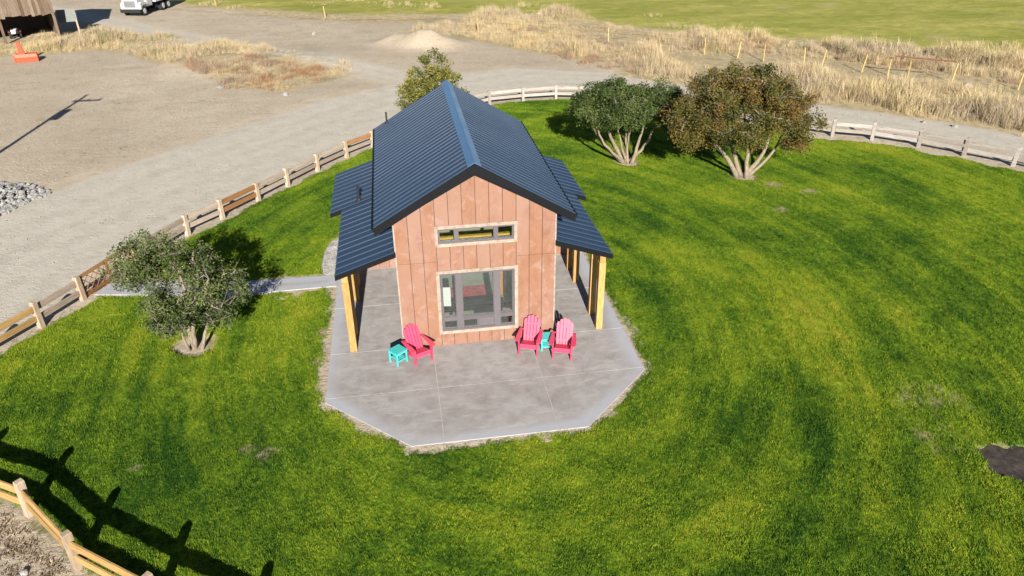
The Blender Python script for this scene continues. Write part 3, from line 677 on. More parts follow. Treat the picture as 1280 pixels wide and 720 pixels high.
# things in the cabin seen through the glass
tag(MB().b2(-.75, .75, 2.35, 3.75, .008, .022).build('rug', M['rug']), 'red patterned rug on the cabin floor behind the large window', 'rug')
cb = empty('cabinet', (1.35, 3.2, .007)); tag(cb, 'orange wooden cabinet inside the cabin behind the right pane', 'cabinet')
MB().b2(-.3, .3, -.25, .25, 0, 1.75).build('carcass', M['oak'], cb); MB().b2(-.28, -.01, -.275, -.252, .05, 1.7).build('door', M['oak'], cb); MB().b2(.01, .28, -.275, -.252, .05, 1.7).build('door', M['oak'], cb)
bd = empty('display_board', (-1.05, 1.2, .007), R(-8)); tag(bd, 'white display board on a stand inside behind the left pane', 'board')
MB().b2(-.27, .27, -.012, .012, .75, 1.45).build('board', M['paper'], bd)
for x in (-.22, .22): MB().b2(x-.015, x+.015, .014, .044, 0, 1.4).build('leg', M['dark'], bd)
tb = empty('bench', (.1, 1.75, .007)); tag(tb, 'dark low bench inside the cabin across the large window', 'bench')
MB().b2(-.95, .95, -.2, .2, .42, .47).build('seat', M['dark'], tb)
for x in (-.85, .85): MB().b2(x-.03, x+.03, -.16, .16, 0, .418).build('leg', M['dark'], tb)

# ------------------------------------------------------------------ patio furniture
def adirondack():
    r_ = empty('adirondack_chair')
    # facing -y, ground z=0
    for s in (-1, 1):
        MB().b2(s*.285-.018, s*.285+.018, -.40, -.28, .003, .53).build('front_leg', M['pink'], r_, bevel=.006)
        MB().prism([(-.31, .345), (-.31, .24), (.42, .003), (.56, .003), (.53, .075), (.10, .25)], *sorted((s*.245, s*.215)), 'x').build('back_leg', M['pink'], r_)
        a = s*.335
        MB().prism([(a-.055, -.42), (a-.075, -.36), (a-.075, -.1), (a-.045, .36), (a+.02, .36), (a+.075, -.1), (a+.075, -.36), (a+.055, -.42)], .532, .556, 'z').build('arm', M['pink'], r_)
        MB().prism([(-.27, .53), (-.10, .53), (-.27, .33)], *sorted((s*.305, s*.33)), 'x').build('arm_bracket', M['pink'], r_)
    MB().b2(-.262, .262, -.34, -.312, .235, .36).build('apron', M['pink'], r_)
    for k in range(6):
        y = -.30+k*.082; z = .362-k*.026
        MB().box((0, 0, 0), (.49, .074, .02), Matrix.Translation((0, y, z)) @ Matrix.Rotation(R(-17), 4, 'X')).build('seat_slat', M['pink'], r_)
    tilt = R(-26); base = Vector((0, .15, .23))
    Mb = Matrix.Translation(base) @ Matrix.Rotation(tilt, 4, 'X')
    tops = [.70, .785, .82, .785, .70]
    for k in range(5):
        x = (k-2)*.098; w = .0415
        x2 = (k-2)*.106; dz = (.055 if k in (0, 4) else .02)
        sg = -1 if k < 2 else 1 if k > 2 else 0
        tl = tops[k]-(dz if sg < 0 else 0 if sg else .004); tr = tops[k]-(dz if sg > 0 else 0 if sg else .004)
        MB().prism([(x-w, 0), (x+w, 0), (x2+w+.004, tr), (x2, max(tl, tr)+.008), (x2-w-.004, tl)], -.011, .011, 'y', Mb).build('back_slat', M['pink'], r_)
    MB().box((0, .026, .12), (.50, .028, .07), Mb).build('back_rail', M['pink'], r_); MB().box((0, .026, .55), (.52, .028, .06), Mb).build('back_rail', M['pink'], r_)
    MB().b2(-.37, .37, .335, .36, .50, .531).build('arm_rail', M['pink'], r_)
    return r_
def place_chair(o, p0, p1, label):
    p0, p1 = np.array(p0), np.array(p1); c = (p0+p1)/2; d = p1-p0; rz = math.atan2(d[1], d[0])
    o.location = (c[0]-math.sin(rz)*.38, c[1]+math.cos(rz)*.38, .0); o.rotation_euler = (0, 0, rz)
    tag(o, label, 'chair', 'pink adirondack chairs on the patio')
ch = adirondack(); place_chair(ch, un(521.3, 457.5, 0)[:2], un(540, 450.6, 0)[:2], 'pink adirondack chair angled to the right, left of the large window')
c2 = copy_tree(ch); place_chair(c2, un(649, 443.7, 0)[:2], un(670.5, 446, 0)[:2], 'pink adirondack chair right below the window, left of the teal table')
c3 = copy_tree(ch); place_chair(c3, un(690.6, 448.7, 0)[:2], un(713.5, 450.8, 0)[:2], 'rightmost pink adirondack chair, nearest the right porch posts')
def side_table():
    r_ = empty('side_table')
    for k in range(5): MB().b2(-.215, .215, -.215+k*.087, -.215+k*.087+.080, .43, .452).build('top_slat', M['teal'], r_)
    for sx in (-1, 1):
        for sy in (-1, 1): MB().b2(sx*.18-.022, sx*.18+.022, sy*.18-.022, sy*.18+.022, .003, .428).build('leg', M['teal'], r_)
    for s in (-1, 1):
        MB().b2(-.156, .156, s*.18-.012, s*.18+.012, .36, .427).build('apron', M['teal'], r_); MB().b2(s*.18-.012, s*.18+.012, -.156, .156, .36, .427).build('apron', M['teal'], r_)
        MB().b2(-.156, .156, s*.18-.012, s*.18+.012, .13, .175).build('stretcher', M['teal'], r_)
    for k in range(3): MB().b2(-.15, .15, -.14+k*.1, -.14+k*.1+.08, .177, .192).build('shelf_slat', M['teal'], r_)
    return r_
st = side_table(); q = un(498.5, 452, 0); st.location = (q[0], q[1], 0); st.rotation_euler = (0, 0, R(38)); tag(st, 'small teal side table left of the angled pink chair', 'table', 'teal side tables')
s2 = copy_tree(st); q = un(683.5, 434.5, 0); s2.location = (q[0], q[1], 0); s2.rotation_euler = (0, 0, R(-6)); tag(s2, 'small teal side table between the two right pink chairs', 'table', 'teal side tables')

# ------------------------------------------------------------------ fences
def rail_fence(pts, label, mats, hgt=1.0, skip_first=False, skip_last=False, name='rail_fence', rails=((.30, .50), (.66, .88)), z0=-.12, jit=.02):
    f = empty(name, (pts[0][0], pts[0][1], z0)); tag(f, label, 'fence', 'wooden rail fence runs around the lawn')
    off = Matrix.Translation((-pts[0][0], -pts[0][1], 0)); n = len(pts); pw = .085
    for i, p in enumerate(pts):
        if (i == 0 and skip_first) or (i == n-1 and skip_last): continue
        a = Vector(pts[max(i-1, 0)]); b = Vector(pts[min(i+1, n-1)]); rz = math.atan2(b.y-a.y, b.x-a.x)
        hh = hgt*random.uniform(.985, 1.02)
        m = MB().b2(-pw, pw, -pw, pw, 0, hh-.03)
        m.prism([(-pw, hh-.03), (pw, hh-.03), (pw-.025, hh), (-pw+.025, hh)], -pw, pw, 'y')
        o = m.build('post', mats[0], f)
        o.location = (p[0]-pts[0][0], p[1]-pts[0][1], 0); o.rotation_euler = (random.gauss(0, jit), random.gauss(0, jit), rz)
    for i in range(n-1):
        a, b = Vector(pts[i]), Vector(pts[i+1]); d = b-a; L = d.length-2*pw-.01; rz = math.atan2(d.y, d.x); c = (a+b)/2
        for z0_, z1_ in rails:
            dz = random.uniform(-.015, .015)
            o = MB().b2(-L/2, L/2, -.028, .028, z0_, z1_).build('rail', random.choice(mats[1:]), f, bevel=.008)
            o.location = (c.x-pts[0][0], c.y-pts[0][1], dz); o.rotation_euler = (random.gauss(0, .02), random.gauss(0, .006), rz)
    return f
rail_fence(ring_left, 'wooden two-rail fence left of the lattice gate', (M['fpost'], M['raily'], M['raily'], M['railw']), 1.0)
rail_fence(fence_left, 'weathered two-rail fence between the lattice gate and the cabin', (M['fpost'], M['railw'], M['railw'], M['railw'], M['railw'], M['railw'], M['cedar']), .95)
rail_fence(fence_back, 'sun-bleached two-rail fence curving behind the cabin', (M['rails'], M['rails'], M['rails']), .95, skip_first=True)
rail_fence(fence_right, 'silvery two-rail fence along the road right of the trees', (M['rails'], M['rails'], M['rails']), 1.05, skip_first=True)
rail_fence(fence_near, 'yellow pine two-rail fence nearest the camera', (M['fpost'], M['raily'], M['raily']), 1.1, skip_first=True, jit=.05)
# lattice gate
ga, gb = Vector(gate_pts[0]), Vector(gate_pts[1]); gd = gb-ga; gl = gd.length-.24
gate = empty('lattice_gate', (ga.x, ga.y, -.12), math.atan2(gd.y, gd.x)); tag(gate, 'brown cedar lattice gate in the left fence at the path', 'gate')
g0, g1 = .12, .12+gl
MB().b2(g0, g1, -.03, .03, .12, .24).build('frame_rail', M['cedar'], gate); MB().b2(g0, g1, -.03, .03, .86, .98).build('frame_rail', M['cedar'], gate)
for x in (g0, (g0+g1)/2-.04, g1-.08): MB().b2(x, x+.08, -.028, .028, .241, .859).build('stile', M['cedar'], gate)
for s in (-1, 1):
    k = -1
    while True:
        x = g0+.02+k*.30; k += 1
        if x > g1: break
        pts_ = []
        for t in np.linspace(0, 1, 13):
            xx, zz = (x+t*.62 if s > 0 else x+.62-t*.62), .24+t*.62
            if g0 <= xx <= g1: pts_.append((xx, zz))
        if len(pts_) > 1:
            (xa, za), (xb, zb) = pts_[0], pts_[-1]; y_ = -.012*s
            MB().prism([(xa-.02, za), (xa+.02, za), (xb+.02, zb), (xb-.02, zb)], y_-.006, y_+.006, 'y').build('lattice_slat', M['cedar'], gate)

# wire fence far right
wa = [(40.9, 25.6), (37.8, 28.3), (35.6, 30.2), (34.8, 31.4), (33.4, 32.6), (31.2, 34.6), (30.2, 35.5), (27.8, 37.6), (26.3, 39.2), (24.3, 41.4), (17.4, 47.0), (6.5, 55.1), (-8.9, 67.1), (-22.4, 78.2)]
wf = empty('wire_fence', (wa[1][0], wa[1][1], -.1)); tag(wf, 'old wire fence with thin yellowed posts in the dry grass', 'fence')
M['wpost'] = make_wood('yellowed_post', (.48, .36, .14), rnd=.25); M['rust'] = simple('rusty_pipe', (.16, .075, .04), .8, .3)
hs = bump_h(np.array([q[0] for q in wa]), np.array([q[1] for q in wa]))
for i, q in enumerate(wa):
    o = MB().tube([(0, 0, -.2), (0, 0, random.uniform(1.2, 1.45))], [.055, .045], 7).build('post', M['wpost'], wf)
    o.location = (q[0]-wa[1][0], q[1]-wa[1][1], hs[i]+.1); o.rotation_euler = (random.gauss(0, .05), random.gauss(0, .05), 0)
for i in range(1, len(wa)-1):
    for z in (.55, 1.0, 1.3):
        a, b = wa[i], wa[i+1]; MB().tube([(a[0]-wa[1][0], a[1]-wa[1][1], z+hs[i]+.1), (b[0]-wa[1][0], b[1]-wa[1][1], z+hs[i+1]+.1)], .006, 4).build('wire', M['rust'], wf)
MB().tube([(0, 0, 1.5), (wa[2][0]-wa[1][0]-.9, wa[2][1]-wa[1][1]+.7, 1.5)], .06, 7).build('gate_bar', M['rust'], wf)

# ------------------------------------------------------------------ trees
def leaf_cloud(centers, rads, n_each, size, seed, droop=0.0):
    g = np.random.default_rng(seed); V = []; T = []
    for c, r_, n in zip(centers, rads, n_each):
        p = g.normal(0, 1, (n, 3)); p /= np.linalg.norm(p, axis=1)[:, None]; p *= (g.random(n)**.45)[:, None]*r_; p[:, 2] *= .8
        p += c; p[:, 2] -= droop*g.random(n)**2
        d = g.normal(0, 1, (n, 3)); d[:, 2] = d[:, 2]*.6-.1; d /= np.linalg.norm(d, axis=1)[:, None]
        e = np.cross(d, g.normal(0, 1, (n, 3))); e /= np.linalg.norm(e, axis=1)[:, None]+1e-9
        s = size*g.uniform(.6, 1.35, n)[:, None]; nn = np.cross(d, e)
        q = np.stack([p-d*s*.5, p+e*s*.28+nn*s*.06, p+d*s*.5, p-e*s*.28+nn*s*.06], 1)
        V.append(q.reshape(-1, 3)); T.append(np.repeat(np.clip(g.normal(g.uniform(.12, .82), .13, n), 0, 1), 4))
    V = np.vstack(V); T = np.concatenate(T); Fc = np.arange(len(V)).reshape(-1, 4)
    return V, Fc, T
def tree(name, label, base, stems, blobs, mat, size, seed, leaves, clump=(.28, .5), droop=0, twigs=1.0, shell=.42, bark='bark'):
    g = np.random.default_rng(seed); r_ = random.Random(seed)
    base = np.array([base[0], base[1], -.12]); root = empty(name, base); tag(root, label, 'tree', 'trees on and beside the lawn')
    tm = MB(); pts = []
    for tip, r0, bow in stems:
        tip = np.array(tip)-base; b0 = np.array([.25*tip[0]/(abs(tip[0])+.8)+r_.uniform(-.15, .15), r_.uniform(-.2, .2), 0]); n = 9; pth = []; rd = []
        hz = np.array([tip[0], tip[1], 0]); side = np.array([-tip[1], tip[0], 0])*.12*r_.uniform(-1, 1)
        for k in range(n):
            t = k/(n-1); q = b0*(1-t)+tip*t+hz*bow*math.sin(math.pi*t)*.5+side*math.sin(t*5)+np.array([r_.gauss(0, .025), r_.gauss(0, .025), 0])*min(1, 3*t)
            pth.append(q); rd.append(r0*(1.25 if k == 0 else 1)*(1-.62*t)); 
            if t > .45: pts.append((q, rd[-1]))
        tm.tube(pth, rd, 8)
    tm.build('trunk', M[bark], root, smooth=True)
    cs = []; rs = []
    tot = sum(b[3] for b in blobs)
    for c, rad, bias, n in blobs:
        c = np.array(c)-base
        for k in range(n):
            for _ in range(20):
                d = g.normal(0, 1, 3); d /= np.linalg.norm(d); u = g.random()**shell
                q = c+d*np.array(rad)*u
                if q[2] > .55+bias: break
            cs.append(q); rs.append(g.uniform(*clump))
    per = max(8, int(leaves/len(cs))); ne = [int(per*g.uniform(.35, 1.6)) for _ in cs]
    bmn = MB(); arr = np.array([p[0] for p in pts])
    lim = list(arr)
    order = np.argsort([np.min(np.linalg.norm(arr-c, axis=1)) for c in cs])
    for i in order:
        c = np.array(cs[i]); A = np.array(lim); d = np.linalg.norm(A-c, axis=1)+np.clip(A[:, 2]-c[2], 0, 9)*.7; j = int(np.argmin(d)); a = A[j]
        mid = (a+c)/2+np.array([g.normal(0, .08), g.normal(0, .08), .12*abs(g.normal())]); L = np.linalg.norm(c-a)
        bmn.tube([a, mid, c], [.016+.014*L, .013+.007*L, .006], 5, cap=False); lim += [mid, c]
        for _ in range(int(5*twigs)):
            e = c+g.normal(0, .5*rs[i], 3); bmn.tube([c*.7+mid*.3, e], [.007, .003], 3, cap=False)
    bmn.build('branches', M['twig'], root, smooth=True)
    V, Fc, T = leaf_cloud(cs, rs, ne, size, seed, droop)
    me = raw_mesh('crown', V, Fc, mat, smooth=False); at_ = me.attributes.new('tint', 'FLOAT', 'POINT'); at_.data.foreach_set('value', T.astype(np.float32))
    link('crown', me, root); return root
def blob(px, py, Y, rxp, ryp, dep, n, bias=0):
    c = at_y(px, py, Y); D = np.dot(c-CAM, _fw); sc_ = D/F; v = c-CAM; dpr = math.atan2(-v[2], math.hypot(v[0], v[1]))
    rz = math.sqrt(max((ryp*sc_)**2-(dep*math.sin(dpr))**2, .15*(ryp*sc_)**2))/math.cos(dpr)
    return (c, (rxp*sc_, dep, rz), bias, n)
def tips(Y, lst): return [(at_y(px, py, Y+dy), r0, bw) for px, py, dy, r0, bw in lst]
LM_L = leaf_mat('grey_green_leaf', [(.018, .030, .008), (.050, .076, .016), (.092, .122, .028), (.145, .150, .060)])
LM_M = leaf_mat('dark_green_leaf', [(.012, .022, .007), (.036, .058, .012), (.072, .105, .018), (.125, .125, .055)])
LM_R = leaf_mat('autumn_leaf', [(.024, .027, .009), (.072, .074, .013), (.115, .100, .017), (.145, .092, .019), (.175, .080, .030)])
LM_B = leaf_mat('yellowing_leaf', [(.055, .068, .014), (.11, .12, .02), (.17, .16, .025), (.28, .215, .03)])
tree('small_tree', 'sparse grey-green tree beside the path at the left fence', TREES_AT[0],
     tips(1.4, [(222, 340, .3, .085, -.1), (260, 350, -.1, .08, -.35), (208, 372, -.2, .05, .1), (280, 345, .7, .06, -.2), (240, 315, .9, .07, -.1)]),
     [blob(190, 322, 2.0, 50, 34, 1.5, 52), blob(240, 330, 2.2, 40, 34, 1.5, 30), blob(270, 362, 1.5, 42, 34, 1.3, 44), blob(210, 375, 1.0, 42, 34, 1.2, 42), blob(168, 345, 1.4, 30, 22, .9, 18), blob(214, 402, .8, 34, 18, .8, 24, -.2), blob(272, 395, 1.2, 22, 16, .7, 12)],
     LM_L, .08, 11, 26000, (.22, .42), twigs=1.5, shell=.55)
tree('round_tree', 'dark green tree with many pale stems left of the autumn tree', TREES_AT[1],
     tips(15.7, [(742, 158, 0, .12, .25), (756, 152, .2, .13, .1), (770, 150, -.2, .08, 0), (781, 148, .3, .08, 0), (790, 148, -.2, .08, 0), (806, 152, .2, .11, .1), (818, 160, 0, .10, .3), (750, 164, -.5, .10, .35)]),
     [blob(744, 132, 15.8, 27, 23, 1.5, 42, .5), blob(775, 122, 16.2, 40, 21, 1.8, 62, .5), blob(818, 124, 16.0, 32, 24, 1.6, 52, .5), blob(780, 144, 15.0, 46, 14, 1.1, 40, .7), blob(838, 142, 15.6, 18, 20, 1.0, 18, .5)],
     LM_M, .10, 12, 52000, (.30, .55), twigs=.8, shell=.36)
tree('autumn_tree', 'largest tree with rusty olive autumn leaves near the road', TREES_AT[2],
     tips(12.8, [(866, 155, .2, .135, -.2), (908, 150, .3, .13, .05), (962, 172, 0, .14, .45), (932, 140, .6, .12, -.1), (985, 158, .8, .09, .3)]),
     [blob(932, 110, 13.2, 64, 30, 2.2, 95, .6), blob(978, 132, 13.0, 42, 34, 1.8, 66, .5), blob(885, 126, 12.9, 40, 30, 1.7, 58, .5), blob(858, 152, 12.5, 27, 27, 1.3, 36, .3), blob(930, 160, 11.9, 60, 24, 1.4, 62, .4), blob(1002, 160, 12.6, 25, 26, 1.0, 30, .2)],
     LM_R, .105, 13, 72000, (.30, .55), droop=.35, twigs=1.0, shell=.36)
tree('yellowing_tree', 'yellow-green tree rising behind the cabin roof', TREES_AT[3],
     tips(23.4, [(525, 100, 0, .09, .1), (545, 95, .2, .09, 0), (560, 105, .3, .08, .1), (512, 112, -.2, .07, .2)]),
     [blob(540, 96, 23.4, 30, 28, 1.3, 55), blob(518, 118, 23.0, 26, 20, 1.1, 40), blob(562, 108, 23.6, 20, 18, .9, 26), blob(535, 128, 23.0, 36, 16, 1.0, 34)],
     LM_B, .13, 14, 13000, (.25, .45), twigs=1.0, shell=.5)

# ------------------------------------------------------------------ rock pile, gravel strip, loose stones
def rock(seed, r_):
    g = random.Random(seed); bm = bmesh.new(); bmesh.ops.create_icosphere(bm, subdivisions=1, radius=r_)
    for v in bm.verts: v.co = Vector((v.co.x*g.uniform(.7, 1.3), v.co.y*g.uniform(.7, 1.3), v.co.z*g.uniform(.5, .95)))
    v = [tuple(q.co) for q in bm.verts]; f = [tuple(x.index for x in q.verts) for q in bm.faces]; bm.free(); return v, f, [g.random()]*len(v)
RP = poly([(-60, 225), (0, 228), (30, 231), (62, 240), (45, 247), (20, 258), (0, 268), (-60, 290)])
lo, hi = RP.min(0), RP.max(0); x = rng.uniform(lo[0], hi[0], 2600); y = rng.uniform(lo[1], hi[1], 2600); k = sdist(x, y, RP) > -.15; x, y = x[k], y[k]
z = bump_h(x, y)+.35*sstep(0, 1.2, sdist(x, y, RP))*rng.random(len(x))
scatter('rock_pile', [rock(i, .12) for i in range(5)], np.stack([x, y, z+.03], 1), rng.uniform(.5, 1.35, len(x)), M['stone'], 'heap of pale broken rock at the left edge', 'rocks')
n = 2600; a = rng.random(n)*6.283; rr = np.sqrt(rng.random(n)); x = -4.85+rr*np.cos(a)*.5; y = 6.9+rr*np.sin(a)*1.8; k = (sdist(x, y, PATIO) < -.03) & (y > 5.6)
x, y = x[k], y[k]; scatter('gravel_strip', [rock(20+i, .05) for i in range(4)], np.stack([x, y, np.full(len(x), -.035)+.02*rng.random(len(x))], 1), rng.uniform(.6, 1.4, len(x)), M['stone'], 'strip of pale gravel beside the cabin wing', 'gravel')
n = 60000; x = rng.uniform(-34, 36, n); y = rng.uniform(-14, 66, n); k = (sdist(x, y, RING) < -.15) & (rng.random(n) < .10+.9*sstep(.5, .8, fbm(x, y, 2.6, 90))) & (rng.random(n) < np.clip(30/np.hypot(x-CAM[0], y-CAM[1]), .2, 1)) & (sdist(x, y, BANDHI) < 0)
x, y = x[k], y[k]; scatter('pebbles', [rock(40+i, .04) for i in range(4)], np.stack([x, y, bump_h(x, y)+.012], 1), rng.uniform(.35, 1.0, len(x))**1.5*1.3, M['pebble'], 'loose pebbles and clods on the gravel and dirt yard', 'pebbles')
LIT = np.array([(-16.5, -3), (-14.9, -2.7), (-13.4, -4.5), (-11.5, -5.7), (-9.8, -7.5), (-7.8, -8.9), (-4, -11.5), (-6, -15), (-16.5, -15)])
n = 9000; x = rng.uniform(-16.5, -4, n); y = rng.uniform(-15, -2.7, n); k = pip(x, y, LIT) & (fbm(x, y, .7, 95) > .38); x, y = x[k], y[k]
scatter('plant_litter', [tuft(9, .035, .09, .022, 2.2, 500+i) for i in range(5)], np.stack([x, y, bump_h(x, y)], 1), rng.uniform(.5, 1.7, len(x)), M['litter'], 'brown dead leaves and soil crumbs outside the nearest fence', 'plant litter')
def loose_stone(px, py, r_, label, seed):
    q = un(px, py); v, f, _ = rock(seed, r_); m = MB(); m.add(v, f); o = m.build('stone', M['stone']); zz = float(bump_h(np.array([q[0]]), np.array([q[1]]))[0])
    o.location = (q[0], q[1], zz+r_*.35); tag(o, label, 'stone', 'pale loose stones')
loose_stone(1155, 153, .15, 'pale stone at the roadside below the dry grass', 31); loose_stone(1194, 158, .18, 'flat pale stone at the roadside, right of another stone', 32)
loose_stone(357, 119, .22, 'small white stone on dirt in front of the rusty brush', 33); loose_stone(276, 110, .28, 'pale stone at the left end of the rusty brush', 34); loose_stone(393, 43, .26, 'white stone on the far dirt track', 35); loose_stone(1208, 108, .32, 'large white rock by the wire fence end post', 36); loose_stone(30, 715, .10, 'white stone in soil outside the nearest fence', 37)

# ------------------------------------------------------------------ utility pole just outside the frame (its shadow lies on the dirt)
up_ = empty('utility_pole', (-24.5, 15.6, -.1)); tag(up_, 'tall wooden utility pole beside the gravel drive, out of frame', 'pole')
tL = math.tan(R(SUN_EL)); hp = 20.9*tL
M['pole'] = make_wood('creosote', (.11, .075, .05))
MB().tube([(0, 0, 0), (0, 0, hp)], [.15, .10], 10).build('pole', M['pole'], up_)
MB().b2(-.35, 1.5, -.16, -.04, hp-.75, hp-.62).build('crossarm', M['pole'], up_)
MB().tube([(.32, 0, hp-2.7), (.32, 0, hp-1.75)], .24, 12).build('transformer', M['dark'], up_)
for x_ in (-.25, .6, 1.35): MB().tube([(x_, -.1, hp-.62), (x_, -.1, hp-.42)], [.05, .03], 7).build('insulator', M['dark'], up_)

# ------------------------------------------------------------------ shed
sh = empty('open_shed', (-33.5, 60.2, -.1), math.atan2(.47, .88)); tag(sh, 'weathered board shed with a dark open front at the top left', 'shed')
M['oldboard'] = make_wood('old_board', (.19, .145, .105), (9, 9, 1.0), var=.4, rnd=.55); M['shedroof'] = simple('shed_roof', (.12, .11, .10), .8, .3)
for k in range(34):
    x_ = -.02-k*.27; zb = 2.25+random.uniform(-.12, .1)
    MB().b2(x_-.262, x_, 0+random.uniform(-.01, .01), .035, zb, 5.0).build('board', M['oldboard'], sh)
for x_ in (-.12, -4.6, -9.0): MB().b2(x_-.11, x_+.11, .05, .27, 0, 4.9).build('post', M['oldboard'], sh)
MB().b2(-9.2, 0, .05, .15, 2.3, 2.5).build('header_beam', M['oldboard'], sh)
for k in range(30): MB().b2(-.045, 0, .3+k*.27, .3+k*.27+.262, 0, 5.0).build('board', M['oldboard'], sh)
MB().b2(-9.2, 0, 8.4, 8.45, 0, 5.0).build('back_wall', M['oldboard'], sh); MB().b2(-9.25, -9.2, .05, 8.4, 0, 5.0).build('side_wall', M['oldboard'], sh)
MB().prism([(-.5, 5.02), (8.8, 5.02), (4.1, 6.6)], -9.5, .3, 'x').build('roof', M['shedroof'], sh)
# machine in the shed mouth
qv = empty('quad_bike', tuple(un(21, 46.5, -.1)), R(20)); tag(qv, 'small white and black quad bike parked in the shed mouth', 'quad bike')
M['whitep'] = simple('white_paint', (.45, .45, .44), .4, .06, spec=.5, rnd=0); M['redp'] = simple('red_paint', (.20, .03, .025), .5, .1, rnd=0); M['rubber'] = simple('rubber', (.02, .02, .02), .85, .2, rnd=0)
for sx in (-.42, .42):
    for sy in (-.6, .6): MB().tube([(sx-.1, sy, .28), (sx+.1, sy, .28)], .28, 14).build('wheel', M['rubber'], qv)
MB().prism([(-.9, .45), (-.75, .75), (-.3, .9), (-.1, .72), (.5, .74), (.95, .68), (.95, .45)], -.3, .3, 'x').build('body', M['whitep'], qv)
MB().prism([(-.08, .74), (.55, .76), (.6, .86), (-.02, .84)], -.18, .18, 'x').build('seat', M['dark'], qv)
for s in (-1, 1):
    MB().prism([(-.95, .58), (-.6, .66), (-.25, .58), (-.25, .62), (-.6, .7), (-.95, .62)], *sorted((s*.3, s*.55)), 'x').build('fender', M['redp'], qv)
MB().tube([(-.38, -.32, 1.0), (0, -.36, .96), (.38, -.32, 1.0)], .02, 6).build('handlebar', M['dark'], qv)
# panel on legs
pn = empty('panel_stand', tuple(un(89, 43, -.1)), R(15)); tag(pn, 'pale grey panel on thin wooden legs beside the shed', 'stand')
M['palepanel'] = simple('pale_panel', (.15, .16, .14), .7, .12)
MB().box((0, 0, 1.75), (1.7, .06, 1.15), Matrix.Rotation(R(-14), 4, 'X')).build('panel', M['palepanel'], pn)
for x_ in (-.8, .78): MB().b2(x_-.07, x_+.07, -.02, .1, 0, 1.35).build('leg', M['fpost'], pn)
for x_ in (-.8, .78): MB().tube([(x_, .75, 0), (x_, .4, 2.1)], .04, 6).build('brace', M['fpost'], pn)
# orange-red implement
im = empty('scraper_blade', tuple(un(34, 77, -.08)), R(12)); tag(im, 'bright orange-red tractor scraper blade with upright hitch on the dirt', 'implement')
M['orange'] = simple('orange_paint', (.55, .060, .020), .5, .12, rnd=0)
MB().prism([(-.05, .0), (.10, .0), (.02, .18), (.0, .36), (.06, .58), (.0, .6), (-.06, .36), (-.05, .15)], -.85, .85, 'x').build('blade', M['orange'], im)
for s in (-1, 1): MB().b2(s*.85-.02, s*.85+.02, -.1, .55, 0, .55).build('end_plate', M['orange'], im)
MB().prism([(-.58, .56), (-.02, .56), (-.16, 1.1), (-.2, 1.55), (-.48, 1.55), (-.46, 1.1)], .25, .42, 'y').build('hitch_mast', M['orange'], im); MB().b2(-.12, .12, .421, 1.3, .35, .5).build('draw_bar', M['orange'], im)
MB().b2(-.75, .75, .06, .9, .44, .56).build('deck', M['orange'], im)

# ------------------------------------------------------------------ dump truck
tk = empty('dump_truck', (-30.35, 72.3, -.1), R(-13)); tag(tk, 'white dump truck with grey box parked on the far track', 'truck')
M['boxp'] = simple('blue_grey_box', (.28, .33, .37), .45, .1, spec=.5, rnd=0); M['chrome'] = simple('grey_grille', (.34, .33, .33), .4, .1, metal=.3, rnd=0); M['cabglass'] = simple('cab_glass', (.02, .035, .035), .08, .05, spec=.6, rnd=0)
MB().b2(-.42, .42, .55, 7.3, .62, .92).build('chassis', M['dark'], tk)
MB().prism([(.12, .75), (.12, 1.72), (.35, 1.86), (1.75, 2.0), (1.75, .75)], -.86, .86, 'x').build('hood', M['whitep'], tk, bevel=.04)
gr = MB().b2(-.66, .66, .085, .119, .95, 1.66).build('grille', M['chrome'], tk)
for k in range(7): MB().b2(-.62, .62, .06, .084, 1.0+k*.09, 1.03+k*.09).build('grille_bar', M['dark'], gr)
MB().b2(-1.15, 1.15, -.10, .11, .42, .78).build('bumper', M['dark'], tk, bevel=.03)
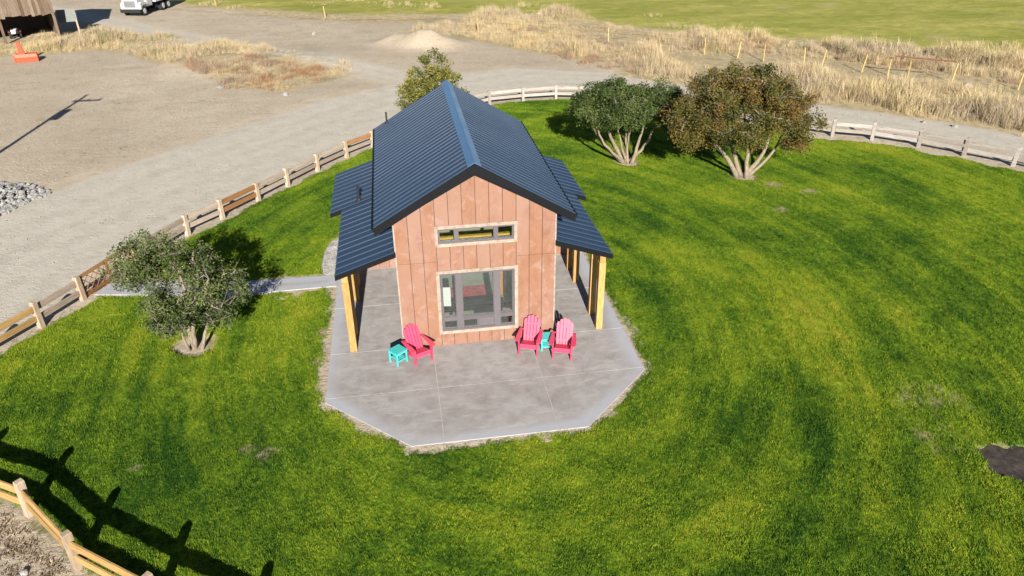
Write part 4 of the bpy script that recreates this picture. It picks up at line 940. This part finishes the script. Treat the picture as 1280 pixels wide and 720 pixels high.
for s in (-1, 1):
    MB().b2(*sorted((s*.70, s*.84)), .07, .119, 1.05, 1.28).build('headlight', M['paper'], tk)
    MB().prism([(.2, .75), (.2, 1.3), (.45, 1.45), (1.35, 1.42), (1.7, 1.2), (1.7, .95), (1.5, 1.15), (.65, 1.15), (.42, .75)], *sorted((s*.862, s*1.15)), 'x').build('fender', M['whitep'], tk)
    d_ = MB().b2(*sorted((s*1.051, s*1.065)), 1.95, 2.95, 1.0, 2.05).build('door', M['whitep'], tk); MB().b2(*sorted((s*1.051, s*1.068)), 2.05, 2.85, 2.12, 2.7).build('side_window', M['cabglass'], tk)
    MB().tube([(s*1.1, 1.9, 1.9), (s*1.32, 1.85, 2.0), (s*1.32, 1.85, 2.6)], .02, 5).build('mirror_arm', M['dark'], tk); MB().b2(s*1.32-.09, s*1.32+.09, 1.80, 1.84, 2.05, 2.5).build('mirror', M['dark'], tk)
MB().prism([(1.76, .85), (1.76, 2.02), (2.05, 2.85), (3.05, 2.9), (3.05, .85)], -1.05, 1.05, 'x').build('cab', M['whitep'], tk, bevel=.05)
MB().prism([(1.79, 2.12), (2.00, 2.74), (1.985, 2.75), (1.775, 2.13)], -.9, .9, 'x').build('windshield', M['cabglass'], tk)
MB().b2(-.3, -.1, 3.06, 3.2, .9, 3.1).build('exhaust_stack', M['chrome'], tk)
bx = MB().prism([(-1.2, 1.15), (1.2, 1.15), (1.25, 2.35), (1.17, 2.35), (1.12, 1.27), (-1.12, 1.27), (-1.17, 2.35), (-1.25, 2.35)], 3.35, 7.6, 'y').build('dump_box', M['boxp'], tk)
MB().b2(-1.2, 1.2, 3.27, 3.345, 1.15, 2.6).build('headboard', M['whitep'], bx); MB().b2(-1.2, 1.2, 7.61, 7.68, 1.1, 2.3).build('tailgate', M['whitep'], bx)
for s in (-1, 1):
    MB().b2(*sorted((s*1.252, s*1.32)), 3.35, 7.6, 2.25, 2.4).build('top_rail', M['whitep'], bx); MB().b2(*sorted((s*1.21, s*1.30)), 3.35, 7.6, 1.13, 1.27).build('side_rail', M['whitep'], bx)
    for k in range(6): MB().b2(*sorted((s*1.22, s*1.31)), 3.4+k*.8, 3.5+k*.8, 1.272, 2.248).build('rib', M['boxp'], bx)
def wheel(x_, y_, w):
    r_ = MB().tube([(x_-w/2, y_, .5), (x_-w/2+.04, y_, .5), (x_+w/2-.04, y_, .5), (x_+w/2, y_, .5)], [.44, .5, .5, .44], 20).build('wheel', M['rubber'], tk)
    s = 1 if x_ > 0 else -1; MB().tube([(x_+s*(w/2-.02), y_, .5), (x_+s*(w/2+.015), y_, .5), (x_+s*(w/2+.02), y_, .5)], [.3, .29, .1], 16).build('rim', M['whitep'], r_)
for s in (-1, 1):
    wheel(s*.98, .95, .28)
    for y_ in (5.1, 6.4): wheel(s*.95, y_, .5)
